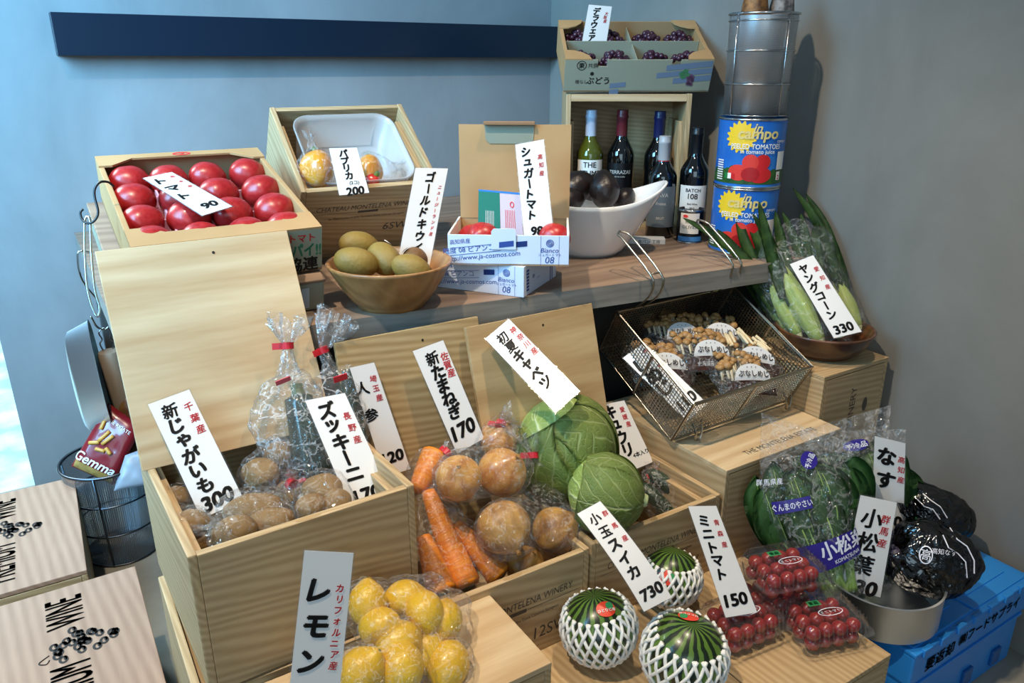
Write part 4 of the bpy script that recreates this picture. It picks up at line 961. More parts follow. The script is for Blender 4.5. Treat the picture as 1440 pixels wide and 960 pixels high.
bag('clear wrapped bag around the three front carrots', balls_of(cr[:3], 7), None, None, .02, 'carrot bags', M_film2, seed=7.5, crumple=.004, grow=.003)
bag('clear bag around the carrot at the back', balls_of(cr[3:], 4), aY(629, 636, 1.02), aY(634, 630, 1.02), .014, 'carrot bags', M_film2, seed=8.5, crumple=.004, rF=.012)
M_oni = plain('onion_skin', '#ad6a28', .36, col2='#e0a858', noise_scale=9, stretch=(5, 5, .8), coat=.2, bump=.12, bump_scale=18)
M_oni2 = plain('onion_skin_torn', '#7f5228', .42, col2='#d9a656', noise_scale=9, stretch=(4, 4, .9), coat=.15, bump=.2, bump_scale=18)
on = []
for lb, x, y, Y, r, rot, m in (('round onion at the upper left beside the onion price card', 645, 672, .93, .036, (.5, -.3, 0), M_oni), ('large onion at the top right of the bag with the red tape', 706, 664, .95, .041, (.6, .3, 0), M_oni), ('onion behind at the top of the onion bag under film', 703, 619, 1.03, .036, (.4, .2, 0), M_oni),
                  ('large onion in the front row with dark roots', 708, 741, .875, .043, (1.9, .2, 0), M_oni2), ('torn-skinned onion in the front row at the right', 781, 746, .885, .040, (.4, .9, 0), M_oni2), ('onion behind the torn-skinned onion, under the tied bag neck', 765, 674, .99, .036, (.2, .3, 0), M_oni2), ('onion low in shadow behind the front board', 738, 795, .868, .032, (.5, .2, 0), M_oni2)):
    bm = B()
    def sh(d, p): return Vector((p.x, p.y, p.z*(.92)+(.22*r*max(0, (d.z-.86)/.14)**1.5)))
    blob(bm, (r, r, r), 4, .02, 1.4, x, f=sh); o = single('onion', bm, m, lb, 'onion', loc=aY(x, y, Y), rot=rot, group='onions in the crate', smooth=True)
    bm = B(); lathe(bm, [(r*.13, r*.98), (r*.06, r*1.16), (r*.09, r*1.26)], 10); part('dry_neck', bm, plain('onion_neck', '#a9793e', .7), o)
    bm = B(); lathe(bm, [(r*.16, -r*.86), (r*.20, -r*.93), (r*.05, -r*.97)], 12); part('root_plate', bm, plain('onion_root', '#57432c', .9), o); on.append(o)
bag('clear bag of three onions at the back with red tape on top', balls_of(on[:3]), aY(704, 597, 1.02), aY(722, 592, 1.0), .026, 'onion bags', M_film2, seed=9.1, crumple=.005, grow=.005)
bag('clear bag of onions in front with a red-taped flared neck', balls_of(on[3:6]), aY(750, 640, .955), aY(749, 614, .97), .026, 'onion bags', M_film2, seed=10.1, crumple=.005, grow=.005, rF=.026)
price_card('white card in shade leaning behind the carrots, half covered by the zucchini card', [(490, 516), (527, 508), (579, 660), (540, 672)], aY(545, 590, 1.075), (0, -.95, .25),
           [('人参', .24, .20, .44, .44)], [('埼玉産', .72, .14, .31, .24)], ('120', .52, .84, .52))
price_card('white card in black and red with price 170 leaning behind the onions', [(578, 492.5), (624, 476), (683, 617), (642, 640)], aY(630, 560, 1.06), (0, -.93, .36),
           [('新たまねぎ', .46, .13, .64, .40)], [('佐賀産', .80, .15, .31, .22)], ('170', .50, .82, .50))

# ================================================================ cabbages and cucumbers
def leaf_mat():
    m, nt, N, L, b = nodes_of('cabbage_leaf')
    uv = N.new('ShaderNodeTexCoord'); tn = N.new('ShaderNodeTexNoise'); tn.inputs['Scale'].default_value = 5; L.new(uv.outputs['UV'], tn.inputs[0])
    mx = N.new('ShaderNodeMix'); mx.data_type = 'RGBA'; mx.blend_type = 'LINEAR_LIGHT'; mx.inputs[0].default_value = .045; L.new(uv.outputs['UV'], mx.inputs[6]); L.new(tn.outputs['Color'], mx.inputs[7])
    sp = N.new('ShaderNodeSeparateXYZ'); L.new(mx.outputs[2], sp.inputs[0])
    def M(op, a, b_=None, c=None):
        n = N.new('ShaderNodeMath'); n.operation = op
        for i, x in enumerate((a, b_, c)):
            if x is None: continue
            if hasattr(x, 'links'): L.new(x, n.inputs[i])
            else: n.inputs[i].default_value = x
        return n.outputs[0]
    s = M('ABSOLUTE', M('SUBTRACT', sp.outputs[0], .5)); v = sp.outputs[1]
    mid = M('SUBTRACT', 1.0, M('SMOOTH_MIN', M('DIVIDE', s, M('MULTIPLY_ADD', v, -.036, .050)), 1.0, .1))
    w = M('MULTIPLY', M('SUBTRACT', v, M('MULTIPLY', s, 1.05)), 5.2); fr = M('ABSOLUTE', M('SUBTRACT', M('FRACT', w), .5))
    sd = M('SUBTRACT', 1.0, M('MINIMUM', M('DIVIDE', fr, .13), 1.0))
    vo = N.new('ShaderNodeTexVoronoi'); vo.feature = 'DISTANCE_TO_EDGE'; vo.inputs['Scale'].default_value = 17; L.new(mx.outputs[2], vo.inputs['Vector'])
    fine = M('MULTIPLY', M('SUBTRACT', 1.0, M('MINIMUM', M('DIVIDE', vo.outputs[0], .10), 1.0)), .38)
    ve = M('MAXIMUM', M('MAXIMUM', mid, M('MULTIPLY', sd, .8)), fine)
    cr_ = N.new('ShaderNodeValToRGB'); cr_.color_ramp.elements[0].color = hexc('#93a65a'); cr_.color_ramp.elements[1].color = hexc('#dfe4ba'); e = cr_.color_ramp.elements.new(.5); e.color = hexc('#aabb70')
    L.new(ve, cr_.inputs[0]); tc2 = N.new('ShaderNodeTexNoise'); tc2.inputs['Scale'].default_value = 3; L.new(uv.outputs['UV'], tc2.inputs[0])
    m3 = N.new('ShaderNodeMix'); m3.data_type = 'RGBA'; m3.blend_type = 'MULTIPLY'; m3.inputs[0].default_value = .5; L.new(cr_.outputs[0], m3.inputs[6])
    r3 = N.new('ShaderNodeValToRGB'); r3.color_ramp.elements[0].color = (.68, .84, .62, 1); r3.color_ramp.elements[1].color = (1, 1, .85, 1); r3.color_ramp.elements[0].position = .35; r3.color_ramp.elements[1].position = .6
    L.new(tc2.outputs[0], r3.inputs[0]); L.new(r3.outputs[0], m3.inputs[7]); L.new(m3.outputs[2], b.inputs['Base Color'])
    bp = N.new('ShaderNodeBump'); bp.inputs['Strength'].default_value = .5; bp.inputs['Distance'].default_value = .004; L.new(ve, bp.inputs['Height']); L.new(bp.outputs[0], b.inputs['Normal']); setp(b, rough=.45); return m
M_cab = leaf_mat()
def cabbage(lb, c, R, pole, leaves):
    """pole: direction of the cut stem"""
    q = (-Vector(pole)).to_track_quat('Z', 'Y').to_euler(); o = thing('cabbage', lb, 'cabbage', c, q, 'cabbages in the crate')
    bm = B(); blob(bm, (R*.95, R*.95, R*.93), 4, .03, 2, R*90); uvl = bm.loops.layers.uv.new('uv')
    for f in bm.faces:
        for l in f.loops: d = l.vert.co.normalized(); l[uvl].uv = (.5+math.atan2(d.y, d.x)/(2*PI), math.acos(max(-1, min(1, -d.z)))/PI)
    part('heart', bm, M_cab, o, smooth=True)
    for k, (az, wd, ln, up) in enumerate(leaves):
        bm = B(); uvl = bm.loops.layers.uv.new('uv'); n, m = 24, 24; g = []
        for j in range(m+1):
            t = j/m; row = []
            for i in range(n+1):
                s = 2*i/n-1; th = .12+t*ln; w = wd*math.sin(min(1, .12+t*1.05)*PI*.62)**.8; a = az+s*w/max(.35, math.sin(min(th, 2.6)))
                edge = max(abs(s), t*t)**4
                r = R*(1.0+.016*k+up*edge+.018*math.sin(7*s+5*t+k)*edge+.03*nz((s*1.5, t*2, k*7.0), 1.6)+.012*(1-min(1, abs(s)*9))*(1-t))
                row.append(bm.verts.new((r*math.sin(th)*math.cos(a), r*math.sin(th)*math.sin(a), -r*math.cos(th)*.96)))
            g.append(row)
        for j in range(m):
            for i in range(n):
                f = bm.faces.new((g[j][i], g[j][i+1], g[j+1][i+1], g[j+1][i]))
                for l, (a, b_) in zip(f.loops, ((i, j), (i+1, j), (i+1, j+1), (i, j+1))): l[uvl].uv = (a/n, b_/m)
        bmesh.ops.solidify(bm, geom=bm.faces[:], thickness=-.0012); part('outer_leaf', bm, M_cab, o, smooth=True)
    bm = B(); lathe(bm, [(R*.13, -R*1.10), (R*.16, -R*1.06), (R*.20, -R*.92)], 16); part('stem', bm, plain('cabbage_stem', '#b9c48c', .6), o, smooth=True); return o
cabbage('larger cabbage at the back touching the leaning cabbage card', (.731, .992, .476), .094, (.40, -.42, -.80), [(a, .95, 2.2, .03) for a in (.2, 1.4, 2.5, 3.6, 4.7, 5.6)])
cabbage('smaller cabbage in front with its stem turned toward the cucumbers', (.724, .868, .447), .066, (.72, -.66, -.12), [(a, .95, 2.1, .02) for a in (1.5, 2.9, 4.3, .2, 5.4)])
M_cuc = plain('cucumber_skin', '#16261a', .3, col2='#203a22', noise_scale=26, bump=.5, bump_scale=90)
cu = []
for lb, x, y, a in (('cucumber at the front of the cucumber bag', 930, 712, .30), ('cucumber leaning behind in the cucumber bag', 945, 690, .5), ('cucumber at the right of the cucumber bag', 955, 700, .45)):
    bm = B(); tube(bm, spline([(0, -.055, -.02), (0, -.02, 0), (0, .02, .004), (0, .06, .0)], 6), lambda s: .0145*(1-(2*s-1)**8*.75), 16)
    cu.append(single('cucumber', bm, M_cuc, lb, 'cucumber', loc=aY(x, y, .93), rot=(.5, 0, a), group='cucumbers in the bag', smooth=True))
bag('clear bag of dark cucumbers with red tape in the corner of the cabbage crate', balls_of(cu, 5), aY(919, 664, .97), aY(915, 654, .98), .02, None, M_film2, seed=11.5, crumple=.004, rF=.02)
q = aY(868, 610, 1.07); bm = B(); tube(bm, [(0, 0, -.05), (0, 0, 0), (.004, .0, .03)], lambda s: .016*(1-.4*s), 14); cx = single('cucumber', bm, M_cuc, 'cucumber in film standing between the big cabbage and the cucumber card', 'cucumber', loc=q, group='cucumbers in the bag', smooth=True)
bag('clear film around the cucumber behind the cucumber card', balls_of([cx], 4), None, None, .02, None, M_film2, seed=12.5, crumple=.005)
price_card('white card slanting across the knotty lid above the big cabbage', [(680, 476), (715.5, 446), (818, 550), (781, 583)], aY(797, 540, .95), (-.252, -.51, .822),
           [('初夏キャベツ', .42, .12, .72, .34)], [('神奈川産', .82, .13, .42, .19)], None)
price_card('white card standing between the cabbages and the wire basket', [(836, 569), (878.5, 561), (921, 650), (878, 668)], aY(880, 612, 1.02), (.0, -.86, .5),
           [('キュウリ', .38, .14, .70, .36)], [('愛媛産', .76, .14, .36, .15)], None, extra=[('4本入り', .72, .80, .15)])

# ================================================================ wire basket of mushrooms
bt, Wb, Db, Hb = R_(27.5), .335, .25, .105
bp = V(1.115, .950, .4485)
bk = thing('wire_basket', 'shallow rectangular wire basket tilted forward with packs of mushrooms', 'basket', bp, (bt, 0, R_(1.0)))
BM = Matrix.LocRotScale(bp, Matrix.Rotation(R_(1.0), 3, 'Z') @ Matrix.Rotation(bt, 3, 'X'), None)
def wires(name, O, eu, ev, U, Vv, step, r=.00085):
    bm = B(); O, eu, ev = Vector(O), Vector(eu), Vector(ev)
    nu, nv = round(U/step), round(Vv/step)
    for i in range(nu+1): tube(bm, [O+eu*U*i/nu, O+eu*U*i/nu+ev*Vv], r, 4)
    for j in range(nv+1): tube(bm, [O+ev*Vv*j/nv, O+ev*Vv*j/nv+eu*U], r, 4)
    o = part(name, bm, M_wire, bk); o['kind'] = 'stuff'
h = Wb/2
wires('mesh_side', (-h, 0, 0), (0, 1, 0), (0, 0, 1), Db, Hb, .0072); wires('mesh_side', (h, 0, 0), (0, 1, 0), (0, 0, 1), Db, Hb, .0072)
wires('mesh_front', (-h, 0, 0), (1, 0, 0), (0, 0, 1), Wb, Hb, .0072); wires('mesh_back', (-h, Db, 0), (1, 0, 0), (0, 0, 1), Wb, Hb, .0072)
wires('mesh_bottom', (-h, 0, 0), (1, 0, 0), (0, 1, 0), Wb, Db, .0085)
bm = B(); tube(bm, [(-h, 0, Hb), (h, 0, Hb), (h, Db, Hb), (-h, Db, Hb), (-h, 0, Hb)], .0032, 8); part('rim', bm, M_wire, bk, smooth=False)
bm = B(); tube(bm, [(-h, 0, 0), (h, 0, 0), (h, Db, 0), (-h, Db, 0), (-h, 0, 0)], .0024, 8); part('base_frame', bm, M_wire, bk)
for x, y in ((-h, 0), (h, 0), (h, Db), (-h, Db)):
    bm = B(); tube(bm, [(x, y, 0), (x, y, Hb)], .0026, 8); part('corner_wire', bm, M_wire, bk)
for x in (-h-.002, h+.002):
    bm = B(); tube(bm, [(x, Db*.5, 0), (x, Db*.5, Hb)], .0026, 8); part('brace_wire', bm, M_wire, bk)
bm = B(); tube(bm, [(0, -.002, 0), (0, -.002, Hb)], .0022, 8); part('brace_wire', bm, M_wire, bk)
for x in (-h+.045, h-.03):
    bm = B(); tube(bm, spline([(x-.012, -.001, .04), (x-.012, -.018, .030), (x-.006, -.022, .012), (x+.006, -.022, .010), (x+.012, -.012, .025), (x+.012, -.001, .04)], 5), .0019, 8); part('foot_loop', bm, M_wire, bk)
for x in (-h+.055, h-.060):
    bm = B(); w = .0125; q = BM @ V(x, Db, Hb); X = q.x
    prof = [(0, 0, 0), (0, -.040, .030), (.0, -.055, .058), (-.003, -.048, .082), (-.010, .035, .140), (-.011, .044, .143)]
    lf_ = [V(X-w+a_, q.y+b_, q.z+c_) for a_, b_, c_ in prof]; rg_ = [V(X+w+a_, q.y+b_, q.z+c_) for a_, b_, c_ in prof]
    tube(bm, spline(lf_[:-1], 4)+spline([lf_[-1], lf_[-1].lerp(rg_[-1], .5)+V(0, .010, .004), rg_[-1]], 5)+spline(rg_[:-1][::-1], 4), .0022, 8)
    tube(bm, [lf_[3], rg_[3]], .0016, 8)
    part('handle', bm, M_wire, bk, world=True, smooth=True)
M_mush = plain('mushroom_cap', '#a9814f', .5, col2='#8a6437', noise_scale=30); M_mst = plain('mushroom_stem', '#d9c7a2', .6)
capme = to_mesh('cap', blob(B(), (1, 1, .7), 3), M_mush, True)
bm = B(); lathe(bm, [(.35, -3.6), (.32, -.4), (.30, 0)], 10); stme = to_mesh('stem', bm, M_mst, True)
M_brown = plain('label_brown', '#3a1c14', .45); M_lab = plain('label_cream', '#d8d8d8', .45)
packs = [('back left corner', -.095, .150, -.30, .0), ('middle', .0, .135, -.28, .020), ('back right corner', .090, .185, -.35, .004), ('right side, holding pale sliced mushrooms', .112, .098, -.45, .010), ('front', .040, .052, -.30, .022), ('back middle, half hidden', .0, .215, -.2, .0)]
for k, (nm, x, y, yw, dz) in enumerate(packs):
    w, d, hgt = .140, .108, .040
    MM = BM @ Matrix.Translation((x, y, .010+dz*1.3)) @ Matrix.Rotation(yw, 4, 'Z') @ Matrix.Rotation(R_(-6), 4, 'X')
    o = thing('mushroom_pack', f'clear film pack of mushrooms in the wire basket, {nm}', 'mushroom pack', MM.translation, MM.to_euler(), 'mushroom packs in the basket')
    bm = B(); balls = [(sx*w*.33, sy*d*.30, .018, .019) for sx in (-1, 0, 1) for sy in (-1, 0, 1)]+[(0, .012, .026, .022)]
    film_shell(bm, balls, grow=.002, smooth=6, crumple=.005, seed=k*3.3); part('film', bm, M_film2, o, smooth=True)
    mpp = lambda u, v: Vector((u, -d*.5+.012+v*.85, .026+v*.42-u*u*1.2+.012*min(1, max(v, 0)/.02)))
    bm = B(); patch(bm, mpp, -.056, .056, -.014, .012, 12, 4); lb = part('label_band', bm, M_brown, o)
    bm = B(); n = 20; vs = [bm.verts.new(mpp(.042*math.cos(PI*i/n), .012+.033*math.sin(PI*i/n))+V(0, 0, .0004)) for i in range(n+1)]; bm.faces.new(vs); la = part('label_arch', bm, M_lab, o)
    bm = B(); text(bm, 'ぶなしめじ', lambda u, v: mpp(u, v)+V(0, 0, .0012), .002, .023, .0145, bold=.02); text(bm, '・・・', lambda u, v: mpp(u, v)+V(0, 0, .0012), 0, .037, .010); part('label_lettering', bm, M_brownink, la)
    bm = B(); text(bm, '北海道産きのこ', lambda u, v: mpp(u, v)+V(0, 0, .0010), .0, -.001, .010); part('label_lettering', bm, M_lab, lb)
    cl = thing('mushroom_cluster', f'cluster of brown mushrooms inside the film pack, {nm}' if k != 3 else 'pale mushrooms with sliced stems inside the pack at the right side of the basket', 'mushrooms', MM @ V(0, 0, .004), MM.to_euler(), 'mushroom clusters in the packs')
    for i in range(36):
        a, b_ = rnd.uniform(-1, 1), rnd.uniform(-1, 1); r = rnd.uniform(.0058, .0092)
        px_ = V(a*w*.42-.006, b_*d*.20+d*.20, .034+.008*(1-a*a)+rnd.uniform(-.005, .004))
        if k == 3 and i % 2:
            e = bpy.data.objects.new('stem', stme); e.location = px_+V(0, -.01, .004); e.rotation_euler = (PI/2+.2, rnd.uniform(-.3, .3), a*.5+.5); e.scale = (.010, .010, .008)
            COL.objects.link(e); e.parent = cl; continue
        e = bpy.data.objects.new('cap', capme); COL.objects.link(e); e.parent = cl; e.location = px_; e.scale = (r, r, r); e.rotation_euler = (rnd.uniform(-.5, .5), rnd.uniform(-.5, .5), 0)
        if i % 2 == 0:
            e = bpy.data.objects.new('stem', stme); COL.objects.link(e); e.parent = cl; e.location = px_+V(a*-.006, -.004, -.002); e.scale = (r, r, r); e.rotation_euler = (-.9-.3*rnd.random(), rnd.uniform(-.3, .3), 0)
cpt = BM @ V(-h+.030, .12, .075)
price_card('white card standing inside the left mesh side of the wire basket', [(874, 503), (906, 480), (997, 567.5), (966, 594)], cpt, Vector((.72, -.60, .55)) if False else (-.55, -.45, .62),
           [('しめじ', .36, .20, .56, .48)], [('長野産', .78, .10, .33, .17)], ('110', .56, .82, .48))

# ================================================================ corn bowl
CB = aZ(1155, 493, .5335)
bowl('wooden_bowl', 'dark wooden bowl of young corn on the upended crate', CB, .064, .103, .055, M_dbowl, curve=.55)
M_husk = plain('corn_husk', '#8fa24a', .5, col2='#a9b765', noise_scale=7, stretch=(9, 9, .8), bump=.3, bump_scale=22)
M_blade = plain('corn_leaf', '#2c4a20', .5, col2='#4a6b2e', noise_scale=7, stretch=(6, 6, 6), bump=.15, bump_scale=30)
cd = depth(CB)
def blade(bm, pts, w, fold=.25):
    P = spline(pts, 8); nrm = -_fw; L = len(P)-1; rows = []
    for k, p in enumerate(P):
        t = (P[min(k+1, L)]-P[max(k-1, 0)]).normalized(); s = t.cross(nrm).normalized(); u = k/L; ww = w*min(1, .45+2.0*u)*(1-u**2.6)+.0004
        rows.append([p-s*ww+nrm*ww*fold, p-s*ww*.5+nrm*ww*fold*.4, p, p+s*ww*.5+nrm*ww*fold*.4, p+s*ww+nrm*ww*fold])
    loft(bm, rows, closed=False); bmesh.ops.solidify(bm, geom=bm.faces[:], thickness=.0006)
ears = [('bright ear of young corn at the centre of the corn bowl', (1152, 478), (1088, 358), -.02, .023, [((1100, 420), (1078, 335), (1067, 283), -.02), ((1112, 430), (1086, 350), (1058, 300), 0), ((1118, 420), (1098, 340), (1090, 296), .02)]),
        ('slim ear of young corn left of the bright one', (1122, 470), (1068, 375), .0, .018, [((1088, 430), (1047, 340), (1036, 288), .02), ((1085, 408), (1025, 345), (960, 306), .0), ((1095, 430), (1068, 345), (1046, 296), .02), ((1090, 440), (1040, 360), (1008, 322), .01)]),
        ('ear of young corn under the corn price card', (1180, 470), (1130, 365), .01, .020, [((1140, 410), (1118, 340), (1100, 298), .02), ((1150, 410), (1132, 335), (1126, 300), .03), ((1155, 400), (1146, 340), (1150, 310), .03)]),
        ('ear of young corn at the right edge of the corn bowl', (1206, 460), (1172, 385), .02, .019, [((1182, 410), (1152, 320), (1115, 264), .04), ((1186, 410), (1162, 325), (1133, 272), .05), ((1192, 420), (1172, 350), (1160, 315), .05), ((1176, 395), (1158, 350), (1143, 300), .04)]),
        ('dark leafy ear of young corn at the far left of the corn bowl', (1105, 462), (1062, 385), .03, .016, [((1080, 440), (1042, 360), (1013, 316), .03), ((1085, 440), (1058, 360), (1048, 312), .05), ((1092, 450), (1055, 400), (1028, 360), .03)])]
cballs = []
for lb, a, b, dd, r, bl in ears:
    A, E_ = aD(a[0], a[1], cd+dd-.01), aD(b[0], b[1], cd+dd+.02); L = (E_-A).length; q = (E_-A).to_track_quat('Z', 'Y').to_euler()
    o = thing('young_corn', lb, 'corn', A, q, 'young corn in the bowl'); bm = B()
    prof = [(r*.5, 0), (r*.62, .003)]+[(r*(.62+.38*math.sin(min(1, k/7)*PI/2))*(1-.75*max(0, (k-6)/10)**1.5), L*(.03+.97*k/16)) for k in range(1, 17)]
    lathe(bm, prof, 30, f=lambda p, t, k: Vector((p.x*(1+.04*math.cos(7*t+k*.1)), p.y*(1+.04*math.cos(7*t+k*.1)), p.z))); part('husk', bm, M_husk, o, smooth=True)
    bm = B(); lathe(bm, [(r*.42, -.008), (r*.55, 0), (r*.55, .004)], 16); part('cut_end', bm, plain('corn_cut_end', '#c9c99a', .7), o)
    for p in bl:
        bm = B(); blade(bm, [aD(p[0][0], p[0][1], cd+dd), aD(p[1][0], p[1][1], cd+dd+p[3]*.6), aD(p[2][0], p[2][1], cd+dd+p[3])], .0140); part('leaf', bm, M_blade, o, world=True, smooth=True)
    for k in range(5): p = A.lerp(E_, k/4*.95); cballs.append((p.x, p.y, p.z, r+.004))
for x, y, r in ((1120, 330, .035), (1085, 350, .03), (1150, 340, .03)): p = aD(x, y, cd+.03); cballs.append((*p, r))
bag('clear bag around the young corn with leaf tips sticking out', cballs, None, None, group=None, mat=M_film, seed=13.2, crumple=.004, grow=.003)
price_card('white card priced 330 leaning on the young corn in the dark bowl', [(1109, 370.6), (1144, 357), (1214, 467), (1172, 477)], aD(1160, 420, cd-.052), (-.45, -.70, .5),
           [('ヤングコーン', .38, .12, .72, .28)], [('愛知産', .80, .17, .40, .17)], ('330', .50, .90, .40))
# ================================================================ blue container, steel pot, greens and aubergines
M_blue = plain('blue_plastic', '#2380d4', .38, col2='#2f90e0', noise_scale=3); M_blued = plain('blue_plastic_dark', '#155a9c', .45)
x0, x1, y0, y1, zt = 1.115, 1.505, .512, .855, .195
bc = thing('folding_container', 'blue plastic folding container with lid standing against the right wall', 'container', (x0, y0, 0))
bm = B(); box(bm, x0+.008, x1-.008, y0+.008, y1-.008, .0, zt-.03, .004); part('body', bm, M_blue, bc, world=True)
bm = B(); box(bm, x0+.002, x1-.002, y0+.002, y1-.002, zt-.075, zt-.012, .004); part('upper_wall', bm, M_blue, bc, world=True)
bm = B(); box(bm, x0, x1, y0, y1, zt-.012, zt-.004, .003)
xm = (x0+x1)/2
for a, b_ in ((x0+.012, xm-.003), (xm+.003, x1-.012)):
    box(bm, a, b_, y0+.012, y1-.012, zt-.005, zt-.001, .002); 
    box(bm, a+.025, b_-.025, y0+.04, y1-.04, zt-.0015, zt+.0015, .001)
ld = part('lid', bm, M_blue, bc, world=True)
bm = B(); box(bm, x1-.075, x1-.025, y0+.20, y0+.222, zt-.001, zt+.0025, .001); part('lid_slot', bm, M_blued, ld, world=True)
for k in range(7):
    bm = B(); box(bm, x0+.02+k*.052, x0+.045+k*.052, y0-.003, y0+.006, zt-.016, zt-.001, .002); part('hinge_knuckle', bm, M_blue, ld, world=True)
bm = B(); box(bm, x0+.02, x1-.02, y0-.001, y0+.003, zt-.080, zt-.074, .001); part('wall_rib', bm, M_blue, bc, world=True)
bm = B(); mp = plane_map((x0, y0+.0015, 0), (1, 0, 0), (0, 0, 1)); text(bm, '要返却', mp, .085, zt-.045, .030, bold=.03); text(bm, '㈱フードサプライ', mp, .245, zt-.040, .026, bold=.03); part('printed_lettering', bm, plain('container_print', '#0d2b33', .6), bc, world=True)
for k in range(3):
    bm = B(); box(bm, x0+.1+k*.1, x0+.13+k*.1, y0+.002, y0+.009, .02, .055, .002); part('latch', bm, M_blued, bc, world=True)

PT = V(1.160, .618, zt+.0025); Rp, Hp = .100, .075
bm = B(); lathe(bm, [(Rp*.94, 0), (Rp, .005), (Rp, Hp-.002), (Rp+.0015, Hp), (Rp-.002, Hp+.0005), (Rp-.003, Hp-.002), (Rp-.003, .008), (Rp*.9, .004)], 96)
single('steel_pot', bm, M_steelb, 'low round stainless steel pot without handles on the blue container', 'pot', loc=PT, angle=40)
pd = depth(PT)
def sleeve(stations, dpt, thick, n=48, sub=6, crumple=.004, seed=0.0, cap=True):
    """flat bag as stacked oval rings; stations: (x, y, width) along the bag in view units at depth dpt"""
    C = spline([aD(x, y, dpt+(s[3] if len(s) > 3 else 0)) for s in stations for x, y in [(s[0], s[1])]], sub)
    k = dpt/FPX; Wd = spline([V(s[2]*k/2, th, 0) for s, th in zip(stations, thick)], sub); L = len(C)-1; rings = []; fr = []
    for i, p in enumerate(C):
        t = (C[min(i+1, L)]-C[max(i-1, 0)]).normalized(); s = t.cross(-_fw).normalized()*-1; s = s if s.dot(_rt) > 0 else -s; nn = s.cross(t); nn = nn if nn.dot(_fw) < 0 else -nn
        fr.append((p, s, nn, Wd[i].x, Wd[i].y)); ring = []
        for j in range(n):
            a = 2*PI*j/n; cs, sn = math.cos(a), math.sin(a); q = p+s*(Wd[i].x*math.copysign(abs(cs)**.9, cs))+nn*(Wd[i].y*sn)
            ring.append(q+nn*(crumple*(abs(nz(q, 30, seed))*1.5+.7*nz(q, 80, seed))))
        rings.append(ring)
    def front(u, v, off=.003):
        f = v*L; i = min(int(f), L-1); g = f-i; a, b_ = fr[i], fr[i+1]
        def pt(c): return c[0]+c[1]*(c[3]*u)+c[2]*(c[4]*math.sqrt(max(0, 1-u*u))+off)
        return pt(a)*(1-g)+pt(b_)*g
    bm = B(); loft(bm, rings, True, cap, False); return bm, front, fr
M_leafk = plain('komatsuna_leaf', '#2c5422', .5, col2='#47763a', noise_scale=14, bump=.35, bump_scale=45); M_stemk = plain('komatsuna_stem', '#7da24a', .45, col2='#92b35c', noise_scale=6)
M_purple = plain('bag_print_purple', '#2c1f80', .35); M_lil = plain('bag_print_white', '#dfe2f0', .45)
bags = [('front left bag of leafy komatsuna with a purple band of white letters', 'front left bag', [(1186, 838, 62), (1172, 800, 84), (1152, 752, 116), (1135, 690, 132), (1128, 645, 120), (1140, 603, 150)], pd-.035, [.018, .026, .032, .030, .014, .004]),
        ('komatsuna bag at the back with an oval purple mark near its open top', 'back bag', [(1222, 830, 60), (1214, 780, 84), (1206, 720, 110), (1200, 660, 118), (1196, 625, 112), (1186, 588, 140)], pd+.045, [.018, .026, .032, .030, .014, .004]),
        ('komatsuna bag at the right mostly hidden behind the price cards', 'right bag', [(1240, 830, 50), (1236, 780, 66), (1232, 720, 80), (1230, 670, 84), (1229, 640, 84), (1228, 604, 90)], pd+.10, [.018, .022, .022, .020, .012, .004])]
